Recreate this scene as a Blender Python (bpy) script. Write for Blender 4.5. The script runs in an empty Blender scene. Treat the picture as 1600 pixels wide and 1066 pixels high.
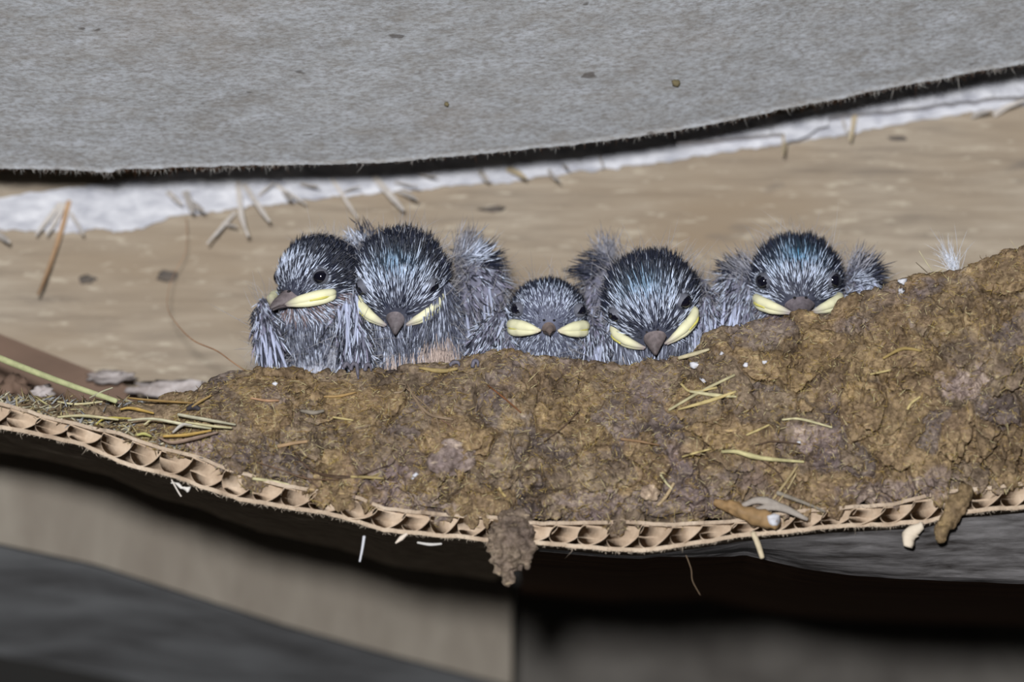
import bpy, math
import numpy as np
from mathutils import Matrix

# ------------------------------------------------------------------ camera, light, exposure
# all coordinates below are millimetres, turned into metres when meshes are built
MM = 0.001
TH = math.radians(10.0)                     # the camera looks up a little, from below the nest
DIST = 900.0
FPX = 7200.0                                # focal length in pixels (1600 px wide frame)
FWD = np.array([0, math.cos(TH), math.sin(TH)])
UP = np.array([0, -math.sin(TH), math.cos(TH)])
RT = np.array([1.0, 0, 0])
CAM = np.array([0, 10.0, 0]) - DIST * FWD
S = bpy.context.scene
COL = S.collection

cam = bpy.data.cameras.new('camera')
cam.sensor_width = 36.0
cam.lens = FPX * 36.0 / 1600.0
cam.clip_start = 0.01
cam.clip_end = 20
cam.dof.use_dof = True
cam.dof.focus_distance = 0.898
cam.dof.aperture_fstop = 9.0
co = bpy.data.objects.new('camera', cam)
co.location = CAM * MM
co.rotation_euler = (math.pi / 2 + TH, 0, 0)
COL.objects.link(co)
S.camera = co

world = bpy.data.worlds.new('barn_air')
S.world = world
world.use_nodes = True
world.node_tree.nodes['Background'].inputs[0].default_value = (1.0, 0.97, 0.93, 1)
world.node_tree.nodes['Background'].inputs[1].default_value = 0.022

fl = bpy.data.lights.new('camera_flash', 'POINT')   # the flash gun above the lens
fl.energy = 41.0
fl.shadow_soft_size = 0.027
fl.color = (0.97, 0.98, 1.0)
flo = bpy.data.objects.new('camera_flash', fl)
flo.location = (CAM + 95 * UP - 40 * RT) * MM
COL.objects.link(flo)

S.view_settings.view_transform = 'Standard'
S.view_settings.look = 'None'
S.view_settings.gamma = 1.0
S.view_settings.use_curve_mapping = False
S.view_settings.exposure = 0.0

rng = np.random.default_rng(7)


def P(px, py, Y):
    """pixel of the photograph + depth Y (mm) -> point (mm)"""
    px, py, Y = np.broadcast_arrays(np.asarray(px, float), np.asarray(py, float), np.asarray(Y, float))
    d = FWD * FPX + RT * (px[..., None] - 800) + UP * (533 - py[..., None])
    t = (Y - CAM[1]) / d[..., 1]
    return CAM + d * t[..., None]


def proj(V):
    q = V - CAM
    z = q @ FWD
    return 800 + FPX * (q @ RT) / z, 533 - FPX * (q @ UP) / z


def poly(pts):
    a = np.array(pts, float)
    return lambda x: np.interp(x, a[:, 0], a[:, 1])


def norm(v):
    return v / np.maximum(np.linalg.norm(v, axis=-1, keepdims=True), 1e-9)


# ------------------------------------------------------------------ noise
def _h(ix, iy, iz, s=0):
    with np.errstate(over='ignore'):
        n = (ix.astype(np.int64) * 374761393 + iy.astype(np.int64) * 668265263 + iz.astype(np.int64) * 2147483647 + s * 1274126177) & 0xffffffff
        n = ((n ^ (n >> 13)) * 1274126177) & 0xffffffff
        n = ((n ^ (n >> 15)) * 2246822519) & 0xffffffff
        n = n ^ (n >> 16)
    return (n & 0xffffff) / float(0x1000000)


def vn(Pt, scale=1.0, s=0):
    q = np.asarray(Pt, float) * scale + 1000.37
    i = np.floor(q).astype(np.int64)
    f = q - i
    f = f * f * f * (f * (f * 6 - 15) + 10)
    r = 0
    for dx in (0, 1):
        for dy in (0, 1):
            for dz in (0, 1):
                w = (f[..., 0] if dx else 1 - f[..., 0]) * (f[..., 1] if dy else 1 - f[..., 1]) * (f[..., 2] if dz else 1 - f[..., 2])
                r = r + w * _h(i[..., 0] + dx, i[..., 1] + dy, i[..., 2] + dz, s)
    return r * 2 - 1


def fbm(Pt, scale, octv=4, s=0):
    r, a = 0, 1.0
    for k in range(octv):
        r = r + a * vn(Pt, scale * 2 ** k, s + k)
        a *= 0.5
    return r


def worley(Pt, scale, s=0):
    q = np.asarray(Pt, float) * scale + 1000.37
    i = np.floor(q).astype(np.int64)
    f1 = np.full(q.shape[:-1], 9.0)
    f2 = f1.copy()
    cid = f1.copy()
    for dx in (-1, 0, 1):
        for dy in (-1, 0, 1):
            for dz in (-1, 0, 1):
                c = i + np.array([dx, dy, dz])
                o = np.stack([_h(c[..., 0], c[..., 1], c[..., 2], s + k) for k in (11, 12, 13)], -1)
                d = np.linalg.norm(c + o - q, axis=-1)
                closer = d < f1
                f2 = np.where(closer, f1, np.minimum(f2, d))
                cid = np.where(closer, _h(c[..., 0], c[..., 1], c[..., 2], s + 20), cid)
                f1 = np.minimum(f1, d)
    return f1, f2, cid


# ------------------------------------------------------------------ mesh building
def make_mesh(name, V, faces, colors=None, smooth=True):
    """V (n,3) mm; faces: list of int arrays (m,3) or (m,4) or python lists"""
    V = np.asarray(V, float) * MM
    me = bpy.data.meshes.new(name)
    arrs = [np.asarray(f, int) for f in (faces if isinstance(faces, list) else [faces]) if len(f)]
    tot = np.concatenate([np.full(len(a), a.shape[1]) for a in arrs])
    lv = np.concatenate([a.ravel() for a in arrs])
    me.vertices.add(len(V))
    me.vertices.foreach_set('co', V.ravel())
    me.loops.add(len(lv))
    me.loops.foreach_set('vertex_index', lv)
    me.polygons.add(len(tot))
    me.polygons.foreach_set('loop_start', np.concatenate([[0], np.cumsum(tot)[:-1]]))
    me.polygons.foreach_set('loop_total', tot)
    me.update(calc_edges=True)
    me.polygons.foreach_set('use_smooth', np.full(len(tot), bool(smooth)))
    if colors is not None:
        at = me.color_attributes.new('tint', 'FLOAT_COLOR', 'POINT')
        c = np.ones((len(V), 4))
        c[:, :3] = colors
        at.data.foreach_set('color', c.ravel())
    me.validate()
    return me


def link(name, me, mat, parent=None, origin=None):
    """origin (mm): where the object stands; the mesh is given in scene coordinates"""
    o = bpy.data.objects.new(name, me)
    COL.objects.link(o)
    if parent is not None:
        o.parent = parent
        origin = np.array(parent['base'])
    if origin is not None:
        me.transform(Matrix.Translation([-c * MM for c in origin]))
        if parent is None:
            o.location = np.asarray(origin) * MM
    if mat is not None:
        me.materials.append(mat)
    return o


def tag(o, label, cat, group=None, kind=None):
    o['label'] = label
    o['category'] = cat
    if group:
        o['group'] = group
    if kind:
        o['kind'] = kind
    return o


def thing(name, label, cat, base, group=None):
    o = bpy.data.objects.new(name, None)
    o.empty_display_size = 0.005
    COL.objects.link(o)
    o.location = np.asarray(base) * MM
    o['base'] = [float(c) for c in base]
    return tag(o, label, cat, group)


class MB:
    def __init__(self):
        self.v, self.q, self.t, self.c, self.n = [], [], [], [], 0

    def add(self, V, F, col=None):
        V = np.asarray(V, float)
        for f in (F if isinstance(F, list) else [F]):
            f = np.asarray(f, int)
            if len(f):
                (self.q if f.shape[1] == 4 else self.t).append(f + self.n)
        self.v.append(V)
        c = np.ones((len(V), 3))
        if col is not None:
            c[:] = col
        self.c.append(c)
        self.n += len(V)
        return self

    def mesh(self, name, smooth=True):
        f = []
        if self.q:
            f.append(np.concatenate(self.q))
        if self.t:
            f.append(np.concatenate(self.t))
        return make_mesh(name, np.concatenate(self.v), f, np.concatenate(self.c), smooth)


def grid_faces(nu, nv, wrap_v=False):
    i, j = np.meshgrid(np.arange(nu - 1), np.arange(nv if wrap_v else nv - 1), indexing='ij')
    j2 = (j + 1) % nv
    return np.stack([i * nv + j, i * nv + j2, (i + 1) * nv + j2, (i + 1) * nv + j], -1).reshape(-1, 4)


def resample(pts, n):
    pts = np.asarray(pts, float)
    if len(pts) > 2:                                    # Catmull-Rom
        out = []
        p = np.vstack([2 * pts[0] - pts[1], pts, 2 * pts[-1] - pts[-2]])
        for k in range(len(pts) - 1):
            t = np.linspace(0, 1, 12, endpoint=False)[:, None]
            a, b, c, d = p[k], p[k + 1], p[k + 2], p[k + 3]
            out.append(0.5 * (2 * b + (c - a) * t + (2 * a - 5 * b + 4 * c - d) * t ** 2 + (3 * b - a - 3 * c + d) * t ** 3))
        pts = np.vstack(out + [pts[-1:]])
    s = np.concatenate([[0], np.cumsum(np.linalg.norm(np.diff(pts, axis=0), axis=1))])
    u = np.linspace(0, s[-1], n)
    return np.stack([np.interp(u, s, pts[:, k]) for k in range(3)], -1)


def tube(pts, rad, n=14, sides=8, wide=1.0, side=None, cap=True):
    """swept tube; rad: list along the path; wide: cross-section stretch along 'side'"""
    c = resample(pts, n)
    r = np.interp(np.linspace(0, 1, n), np.linspace(0, 1, len(np.atleast_1d(rad))), np.atleast_1d(rad))
    t = norm(np.gradient(c, axis=0))
    ref = np.array(side if side is not None else [0.13, 0.21, 0.97], float)
    a = norm(ref - (t @ ref)[:, None] * t)
    b = np.cross(t, a)
    th = np.arange(sides) * 2 * np.pi / sides
    V = c[:, None] + r[:, None, None] * (wide * np.cos(th)[None, :, None] * a[:, None] + np.sin(th)[None, :, None] * b[:, None])
    V = V.reshape(-1, 3)
    F = [grid_faces(n, sides, True)]
    if cap:
        V = np.vstack([V, c[0] - t[0] * r[0] * 0.4, c[-1] + t[-1] * r[-1] * 0.4])
        k = np.arange(sides)
        F.append(np.concatenate([np.stack([np.full(sides, n * sides), (k + 1) % sides, k], -1),
                                 np.stack([np.full(sides, n * sides + 1), (n - 1) * sides + k, (n - 1) * sides + (k + 1) % sides], -1)]))
    return V, F


def strands(o, d, L, r, c0, c1, c2, bend=None, rings=4, sides=3, tip=0.12):
    """many tapered barbs: origins, directions, lengths, radii, colours (root, shaft, tip)"""
    N = len(o)
    d = norm(d)
    L = np.broadcast_to(np.asarray(L, float), (N,))
    r = np.broadcast_to(np.asarray(r, float), (N,))
    ref = norm(np.cross(d, rng.normal(size=(N, 3))))
    b = np.cross(d, ref)
    bend = np.zeros((N, 3)) if bend is None else bend
    th = np.arange(sides) * 2 * np.pi / sides
    s = np.linspace(0, 1, rings)
    prof = np.interp(s, [0, 0.3, 0.75, 1], [0.85, 1.0, 0.75, tip])
    cs = np.array([np.interp(s, [0, 0.25, 0.72, 1.0], [0, 1, 1, 2])]).ravel()
    V = np.empty((N, rings, sides, 3))
    C = np.empty((N, rings, sides, 3))
    c0, c1, c2 = [np.broadcast_to(np.asarray(c, float), (N, 3)) for c in (c0, c1, c2)]
    for k in range(rings):
        ctr = o + d * (L * s[k])[:, None] + bend * (L * s[k] ** 2)[:, None]
        V[:, k] = ctr[:, None] + (r * prof[k])[:, None, None] * (np.cos(th)[None, :, None] * ref[:, None] + np.sin(th)[None, :, None] * b[:, None])
        w = cs[k]
        cc = c0 * (1 - w) + c1 * w if w <= 1 else c1 * (2 - w) + c2 * (w - 1)
        C[:, k] = cc[:, None]
    f = grid_faces(rings, sides, True)
    F = (f[None] + (np.arange(N) * rings * sides)[:, None, None]).reshape(-1, 4)
    return V.reshape(-1, 3), F, C.reshape(-1, 3)


def ico(sub=3):
    import bmesh
    bm = bmesh.new()
    bmesh.ops.create_icosphere(bm, subdivisions=sub, radius=1)
    V = np.array([v.co[:] for v in bm.verts])
    F = np.array([[v.index for v in f.verts] for f in bm.faces])
    bm.free()
    return V, F


IV, IF = ico(3)
ICV, ICF = ico(2)


def blob(prims, voxel=0.45, smooth=6):
    """union of ellipsoids grown together into one closed surface: prims (centre, radii, rotation 3x3 or None)"""
    m = MB()
    for c, r, R in prims:
        v = IV * np.asarray(r, float)
        if R is not None:
            v = v @ np.asarray(R).T
        m.add(v + c, IF)
    V = np.concatenate(m.v)
    me = bpy.data.meshes.new('tmp')
    me.from_pydata(V.tolist(), [], np.concatenate(m.t).tolist())
    ob = bpy.data.objects.new('tmp', me)
    COL.objects.link(ob)
    a = ob.modifiers.new('r', 'REMESH')
    a.mode = 'VOXEL'
    a.voxel_size = voxel
    b = ob.modifiers.new('s', 'SMOOTH')
    b.factor = 0.5
    b.iterations = smooth
    dg = bpy.context.evaluated_depsgraph_get()
    ev = ob.evaluated_get(dg).to_mesh()
    n = len(ev.vertices)
    V = np.empty(n * 3)
    ev.vertices.foreach_get('co', V)
    V = V.reshape(-1, 3)
    ev.calc_loop_triangles()
    T = np.empty(len(ev.loop_triangles) * 3, int)
    ev.loop_triangles.foreach_get('vertices', T)
    Q = [list(p.vertices) for p in ev.polygons if len(p.vertices) == 4]
    Tr = [list(p.vertices) for p in ev.polygons if len(p.vertices) == 3]
    bpy.data.objects.remove(ob)
    bpy.data.meshes.remove(me)
    return V, [np.array(f) for f in (Q, Tr) if f], T.reshape(-1, 3)


def vnormals(V, T):
    n = np.cross(V[T[:, 1]] - V[T[:, 0]], V[T[:, 2]] - V[T[:, 0]])
    N = np.zeros_like(V)
    for k in range(3):
        np.add.at(N, T[:, k], n)
    return norm(N)


def scatter(V, T, density):
    a, b, c = V[T[:, 0]], V[T[:, 1]], V[T[:, 2]]
    n = np.cross(b - a, c - a)
    ar = np.linalg.norm(n, axis=1) / 2
    N = int(ar.sum() * density)
    k = rng.choice(len(T), N, p=ar / ar.sum())
    u, v = rng.random(N), rng.random(N)
    fl_ = u + v > 1
    u[fl_], v[fl_] = 1 - u[fl_], 1 - v[fl_]
    VN = vnormals(V, T)
    w = 1 - u - v
    p = a[k] * w[:, None] + b[k] * u[:, None] + c[k] * v[:, None]
    nn = VN[T[k, 0]] * w[:, None] + VN[T[k, 1]] * u[:, None] + VN[T[k, 2]] * v[:, None]
    return p, norm(nn)


# ------------------------------------------------------------------ materials
def lin(r, g, b):
    f = lambda c: c / 12.92 if c <= 0.04045 else ((c + 0.055) / 1.055) ** 2.4
    return tuple(f(c / 255) for c in (r, g, b))


class NT:
    def __init__(self, name, rough=0.8, spec=0.3):
        self.m = bpy.data.materials.new(name)
        self.m.use_nodes = True
        self.t = self.m.node_tree
        self.b = self.t.nodes['Principled BSDF']
        self.b.inputs['Roughness'].default_value = rough
        self.b.inputs['Specular IOR Level'].default_value = spec
        tc = self.t.nodes.new('ShaderNodeTexCoord')
        self.co = tc.outputs['Object']

    def mapped(self, scale, rot=(0, 0, 0)):
        mp = self.t.nodes.new('ShaderNodeMapping')
        mp.inputs['Scale'].default_value = scale
        mp.inputs['Rotation'].default_value = rot
        self.t.links.new(self.co, mp.inputs[0])
        return mp.outputs[0]

    def noise(self, vec, scale=1.0, detail=5, rough=0.55, dist=0.0):
        n = self.t.nodes.new('ShaderNodeTexNoise')
        n.inputs['Scale'].default_value = scale
        n.inputs['Detail'].default_value = detail
        n.inputs['Roughness'].default_value = rough
        n.inputs['Distortion'].default_value = dist
        self.t.links.new(vec, n.inputs['Vector'])
        return n.outputs['Fac']

    def ramp(self, fac, stops):
        r = self.t.nodes.new('ShaderNodeValToRGB')
        e = r.color_ramp.elements
        while len(e) < len(stops):
            e.new(0.5)
        for k, (p, c) in enumerate(stops):
            e[k].position = p
            e[k].color = (*c, 1) if len(c) == 3 else c
        self.t.links.new(fac, r.inputs[0])
        return r.outputs[0]

    def mix(self, fac, a, b, mode='MIX'):
        n = self.t.nodes.new('ShaderNodeMix')
        n.data_type = 'RGBA'
        n.blend_type = mode
        for s, v in ((n.inputs[0], fac), (n.inputs[6], a), (n.inputs[7], b)):
            if hasattr(v, 'is_linked'):
                self.t.links.new(v, s)
            elif isinstance(v, (int, float)):
                s.default_value = v
            else:
                s.default_value = (*v, 1)
        return n.outputs[2]

    def attr(self):
        n = self.t.nodes.new('ShaderNodeAttribute')
        n.attribute_name = 'tint'
        return n.outputs['Color']

    def color(self, c):
        if hasattr(c, 'is_linked'):
            self.t.links.new(c, self.b.inputs['Base Color'])
        else:
            self.b.inputs['Base Color'].default_value = (*c, 1)
        return self

    def bump(self, h, dist_mm, strength=1.0):
        n = self.t.nodes.new('ShaderNodeBump')
        n.inputs['Strength'].default_value = strength
        n.inputs['Distance'].default_value = dist_mm * MM
        self.t.links.new(h, n.inputs['Height'])
        self.t.links.new(n.outputs[0], self.b.inputs['Normal'])
        return self


def m_board():                                           # tan planed wood, grain along x
    k = NT('tan_wood', 0.75, 0.25)
    g = k.noise(k.mapped((45, 90, 520)), 1.0, 7, 0.65, 0.3)
    c = k.ramp(g, [(0.28, lin(126, 115, 102)), (0.5, lin(155, 142, 125)), (0.75, lin(178, 166, 149))])
    big = k.noise(k.mapped((18, 18, 45)), 1.0, 3)
    c = k.mix(k.ramp(big, [(0.4, (0, 0, 0)), (0.7, (1, 1, 1))]), c, lin(146, 129, 108))
    sp = k.noise(k.mapped((170, 170, 800)), 1.0, 3)
    c = k.mix(k.ramp(sp, [(0.6, (0, 0, 0)), (0.72, (0.7, 0.7, 0.7))]), c, lin(192, 181, 162))
    st = k.noise(k.mapped((40, 40, 110)), 1.0, 2)
    c = k.mix(k.ramp(st, [(0.7, (0, 0, 0)), (0.78, (0.7, 0.7, 0.7))]), c, lin(98, 92, 88))
    return k.color(c).bump(g, 0.25, 0.5).m


def m_panel():                                           # grey fibreboard
    k = NT('grey_fibreboard', 0.8, 0.25)
    f = k.noise(k.mapped((700, 1600, 1600)), 1.0, 4, 0.7)
    g = k.noise(k.mapped((110, 260, 260)), 1.0, 5, 0.65, 0.4)
    c = k.ramp(g, [(0.3, lin(150, 148, 146)), (0.5, lin(166, 168, 171)), (0.72, lin(182, 185, 191))])
    c = k.mix(k.ramp(f, [(0.35, (0.7, 0.7, 0.7)), (0.6, (0, 0, 0))]), c, lin(118, 112, 106))
    b = k.noise(k.mapped((14, 22, 22)), 1.0, 4, 0.6)
    c = k.mix(k.ramp(b, [(0.5, (0, 0, 0)), (0.75, (0.45, 0.45, 0.45))]), c, lin(144, 130, 116))
    s = k.noise(k.mapped((160, 330, 330)), 1.0, 2)
    c = k.mix(k.ramp(s, [(0.72, (0, 0, 0)), (0.76, (0.8, 0.8, 0.8))]), c, lin(88, 82, 78))
    return k.color(c).bump(k.noise(k.mapped((500, 1100, 1100)), 1.0, 5, 0.7), 0.18, 0.9).m


def m_mud():
    k = NT('dried_mud', 0.95, 0.12)
    n1 = k.noise(k.mapped((150, 150, 150)), 1.0, 6, 0.65, 0.6)
    c = k.ramp(n1, [(0.25, lin(94, 85, 74)), (0.42, lin(134, 121, 104)), (0.55, lin(154, 140, 117)), (0.7, lin(182, 168, 140))])
    n2 = k.noise(k.mapped((70, 70, 70)), 1.0, 4, 0.6, 0.8)
    c = k.mix(k.ramp(n2, [(0.52, (0, 0, 0)), (0.68, (0.75, 0.75, 0.75))]), c, lin(136, 122, 110))
    n3 = k.noise(k.mapped((900, 900, 900)), 1.0, 4, 0.7)
    c = k.mix(k.ramp(n3, [(0.35, (0.75, 0.75, 0.75)), (0.6, (0, 0, 0))]), c, lin(66, 54, 40))
    n4 = k.noise(k.mapped((400, 400, 1300), (0.3, 0.5, 0.2)), 1.0, 3, 0.6)
    c = k.mix(k.ramp(n4, [(0.62, (0, 0, 0)), (0.72, (0.7, 0.7, 0.7))]), c, lin(196, 180, 142))
    c = k.mix(1.0, c, k.attr(), 'MULTIPLY')
    c = k.mix(1.0, c, (1.15, 1.07, 1.08), 'MULTIPLY')
    return k.color(c).bump(k.noise(k.mapped((620, 620, 620)), 1.0, 6, 0.75), 0.8, 1.0).m


def m_card():
    k = NT('corrugated_card', 0.9, 0.15)
    n = k.noise(k.mapped((240, 240, 240)), 1.0, 5, 0.6)
    c = k.ramp(n, [(0.3, lin(158, 139, 120)), (0.55, lin(190, 172, 151)), (0.75, lin(208, 193, 174))])
    c = k.mix(1.0, c, k.attr(), 'MULTIPLY')
    return k.color(c).bump(k.noise(k.mapped((1200, 1200, 1200)), 1.0, 4), 0.15, 0.7).m


def m_tint(name, rough=0.6, spec=0.35, var=0.0, vs=800, bump=0.0):
    k = NT(name, rough, spec)
    c = k.attr()
    n = k.noise(k.mapped((vs, vs, vs)), 1.0, 4)
    if var:
        c = k.mix(var, c, k.ramp(n, [(0.3, (0.25, 0.25, 0.25)), (0.7, (1, 1, 1))]), 'MULTIPLY')
    k.color(c)
    if bump:
        k.bump(n, bump)
    return k.m


def m_plain(name, c, rough=0.8, spec=0.3, var=0.25, sc=(300, 300, 300), bump=0.2, c2=None):
    k = NT(name, rough, spec)
    n = k.noise(k.mapped(sc), 1.0, 5, 0.6, 0.3)
    c2 = c2 or tuple(x * (1 - var * 2) for x in c)
    k.color(k.ramp(n, [(0.3, c2), (0.7, c)]))
    if bump:
        k.bump(n, bump, 0.8)
    return k.m


M = dict(
    board=m_board(), panel=m_panel(), mud=m_mud(), card=m_card(),
    quill=m_tint('feather_quill', 0.42, 0.5), skin=m_tint('nestling_skin', 0.6, 0.3, 0.35, 1200, 0.1),
    down=m_tint('down_hair', 0.7, 0.2), beak=m_tint('beak_horn', 0.55, 0.3, 0.6, 1100, 0.12),
    flange=m_tint('gape_flesh', 0.5, 0.35, 0.08, 700, 0.05),
    eye=m_plain('eye_gloss', (0.006, 0.006, 0.012), 0.06, 0.6, 0, bump=0),
    straw=m_tint('dry_straw', 0.65, 0.3, 0.3, 900, 0.08), fibre=m_tint('paper_fibre', 0.9, 0.1),
    paint=m_plain('white_paint', lin(226, 226, 230), 0.7, 0.3, c2=lin(158, 159, 168), sc=(160, 200, 420), bump=0.5),
    splinter=m_tint('torn_wood_splinter', 0.8, 0.2, 0.25, 900, 0.08),
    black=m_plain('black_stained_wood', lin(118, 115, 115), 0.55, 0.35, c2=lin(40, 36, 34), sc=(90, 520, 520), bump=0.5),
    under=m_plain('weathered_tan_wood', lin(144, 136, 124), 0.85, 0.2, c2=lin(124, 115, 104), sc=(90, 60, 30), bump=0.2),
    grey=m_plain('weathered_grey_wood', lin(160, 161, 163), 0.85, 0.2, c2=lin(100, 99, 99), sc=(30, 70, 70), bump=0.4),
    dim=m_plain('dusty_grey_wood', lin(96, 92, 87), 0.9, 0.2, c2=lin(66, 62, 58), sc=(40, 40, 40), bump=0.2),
    slab=m_plain('plain_brown', lin(120, 98, 84), 0.8, 0.2, c2=lin(98, 80, 68), sc=(30, 90, 90), bump=0.2),
    chalk=m_plain('dull_chalk', lin(196, 188, 186), 0.9, 0.15, c2=lin(132, 120, 114), sc=(260, 260, 260), bump=0.4),
    white=m_plain('chalky_white', lin(226, 226, 232), 0.8, 0.2, c2=lin(170, 168, 172), sc=(500, 500, 500), bump=0.2),
)

# ------------------------------------------------------------------ setting: back board, ceiling board, timbers below
CARD_TOP = poly([(-200, 600), (0, 631), (94, 656), (187, 677), (250, 699), (312, 715), (360, 735), (400, 748), (471, 764), (560, 778), (600, 795),
                 (685, 805), (756, 806), (850, 818), (985, 816), (1053, 820), (1137, 816), (1249, 800), (1395, 787), (1512, 765), (1600, 756), (1800, 735)])
CARD_BOT = poly([(-200, 640), (0, 671), (62, 681), (131, 699), (187, 724), (266, 746), (312, 762), (375, 784), (507, 804), (560, 818), (600, 832),
                 (685, 839), (756, 846), (850, 852), (951, 861), (1002, 863), (1086, 852), (1154, 840), (1222, 834), (1300, 826), (1444, 819), (1502, 803), (1600, 795), (1800, 775)])
RISE = 0.052                                              # the sheet tips up a little towards the back board
YF = -2.0                                                 # front edge of the cardboard
YW = 62.0                                                 # face of the back board

pxs = np.linspace(-160, 1760, 120)
top3 = P(pxs, CARD_TOP(pxs), YF)
xw = top3[:, 0] * 1.075
nz = 12
V = []
for yoff in (0, 9):
    zb = top3[:, 2] + 0.5 + RISE * 66
    zt = np.full_like(zb, 75.0)
    t = np.linspace(0, 1, nz)
    g = np.stack([np.repeat(xw[:, None], nz, 1), np.full((len(xw), nz), YW + yoff), zb[:, None] * (1 - t) + zt[:, None] * t], -1)
    V.append(g.reshape(-1, 3))
n0 = len(V[0])
f = grid_faces(len(xw), nz)
e0 = np.arange(len(xw) - 1) * nz
bot = np.stack([e0, e0 + nz, e0 + nz + n0, e0 + n0], -1)
me = make_mesh('wall_back', np.vstack(V), [np.vstack([f[:, ::-1], f + n0, bot, bot[:, ::-1] + nz - 1])], smooth=False)
o = link('wall_back', me, M['board'])
o['kind'] = 'structure'

EDGE = poly([(-200, 258), (0, 262), (150, 267), (300, 264), (450, 258), (600, 251), (750, 240), (900, 225), (1000, 212), (1050, 205), (1150, 186),
             (1250, 165), (1300, 158), (1400, 138), (1500, 118), (1600, 100), (1800, 62)])
YE = 27.0
pxs = np.linspace(-160, 1760, 700)
jag = 1.6 * vn(np.stack([pxs * 0.05, 0 * pxs, 0 * pxs], -1)) + 1.2 * vn(np.stack([pxs * 0.21, 0 * pxs, 0 * pxs + 5], -1))
jag[(pxs > 150) & (pxs < 180)] += 3
E3 = P(pxs, EDGE(pxs) + jag, YE)
SL = math.radians(38)
nv = 70
t = np.linspace(0, 92, nv) ** 1.0
dirn = np.array([0, -math.cos(SL), math.sin(SL)])
nrm = np.array([0, -math.sin(SL), -math.cos(SL)])         # the seen side
Gs = E3[:, None] * np.array([1, 1, 1]) + t[None, :, None] * dirn
# the far end is smoother than the torn edge
sm = P(pxs, EDGE(pxs), YE)
Gs = Gs + (sm - E3)[:, None] * np.clip(t / 6, 0, 1)[None, :, None]
Gs = Gs + nrm * (0.7 * fbm(Gs, 0.02, 2, 3)[..., None] + 0.12 * fbm(Gs * np.array([0.5, 1, 1]), 0.35, 3, 9)[..., None])
Bk = Gs - nrm * 3.0
Bk[:, 0] += np.array([0, 0.6, 0])
nA = Gs.reshape(-1, 3)
f = grid_faces(len(pxs), nv)
n0 = len(nA)
e0 = np.arange(len(pxs) - 1) * nv
edge = np.stack([e0, e0 + n0, e0 + nv + n0, e0 + nv], -1)
me = make_mesh('ceiling', np.vstack([nA, Bk.reshape(-1, 3)]), [np.vstack([f, f[:, ::-1] + n0, edge])], smooth=True)
ceil = link('ceiling', me, M['panel'])
ceil['kind'] = 'structure'
ceil['base'] = [0.0, 0.0, 0.0]
# frayed brown fibres along the broken edge and a pale fringe on its arris
N = 9000
k = rng.integers(0, len(pxs), N)
tt = rng.random(N)
oo = E3[k] - nrm * 3.0 * tt[:, None] + np.stack([rng.uniform(-.15, .15, N), 0 * k, 0 * k], -1)
dd = np.array([0, 0.5, -0.75]) + rng.normal(0, 0.45, (N, 3))
LL = rng.uniform(0.3, 1.3, N) * (1 + (rng.random(N) > 0.97) * 1.0)
pale = (tt < 0.10)[:, None]
base = np.where(pale, lin(196, 192, 186), lin(88, 62, 44)) * rng.uniform(0.6, 1.1, (N, 1))
v, f, c = strands(oo, dd, LL, 0.05, base, base, base, rng.normal(0, 0.3, (N, 3)), rings=3)
mb = MB().add(v, f, c)
link('frayed_edge', mb.mesh('frayed_edge'), M['fibre'], ceil)

# --- timbers under the cardboard
def extrude_profile(rows):
    """rows: list of (n,3) curves forming a closed section loop along x"""
    V = np.stack(rows, 1)
    n, k = V.shape[:2]
    F = [grid_faces(n, k, True)]
    caps = [list(range(k)), list(range((n - 1) * k, n * k))[::-1]]
    return V.reshape(-1, 3), F, caps


def section(name, rows, mat, smooth=False):
    V, F, caps = extrude_profile(rows)
    n = len(V)
    fl_ = []
    for cpt in caps:                                       # fan caps
        c0 = V[cpt].mean(0)
        V = np.vstack([V, c0])
        fl_ += [[len(V) - 1, cpt[i], cpt[(i + 1) % len(cpt)]] for i in range(len(cpt))]
    return make_mesh(name, V, [F[0], np.array(fl_)], smooth=smooth)


# black stained beam carrying the right half of the cardboard
pxs = np.linspace(815, 1790, 150)
T = P(pxs, CARD_BOT(pxs), YF)
kf = np.interp(pxs, [1030, 1150], [.1, 1])
T[:, 1] = -1.0 + kf
T[:, 2] -= 0.6
ARR = poly([(800, 850), (1000, 852), (1100, 846), (1180, 866), (1250, 882), (1330, 893), (1400, 899), (1600, 906), (1800, 912)])
A = P(pxs, ARR(pxs) + 1.5 * vn(np.stack([pxs * .02, pxs * 0, pxs * 0], -1)), 1 + 8 * kf)
A[:, 2] = np.minimum(A[:, 2], T[:, 2] - 0.8 * kf)
A2 = A + np.array([0, 2.0, -0.5]) * kf[:, None]
mid = (T * 0.5 + A * 0.5) + np.array([0, -0.6, -0.35]) * kf[:, None]
A[:, 0] *= 1
Bm = A2 + np.array([0, 36.0, 36.0 * 0.048])
Bb = A2 + np.array([0, 178.0, 178.0 * 0.072])
Bt = Bb.copy()
Bt[:, 2] = T[:, 2] + 20.0
Tm = T + np.array([0, 33.0, 1.75])
Tn = T + np.array([0, 34.0, 18.0])
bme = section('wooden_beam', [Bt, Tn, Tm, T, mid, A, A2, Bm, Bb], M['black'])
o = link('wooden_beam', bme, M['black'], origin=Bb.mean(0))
bme.materials.append(m_plain('underside_shade_brown', lin(122, 92, 70), 0.9, 0.1, c2=lin(84, 62, 48), sc=(30, 200, 200)))
for i in range(149 * 9):                                   # underside faces get a brown that paints in their shade
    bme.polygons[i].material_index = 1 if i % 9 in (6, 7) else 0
tag(o, 'black stained wooden beam under the right half of the cardboard', 'beam')

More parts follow.
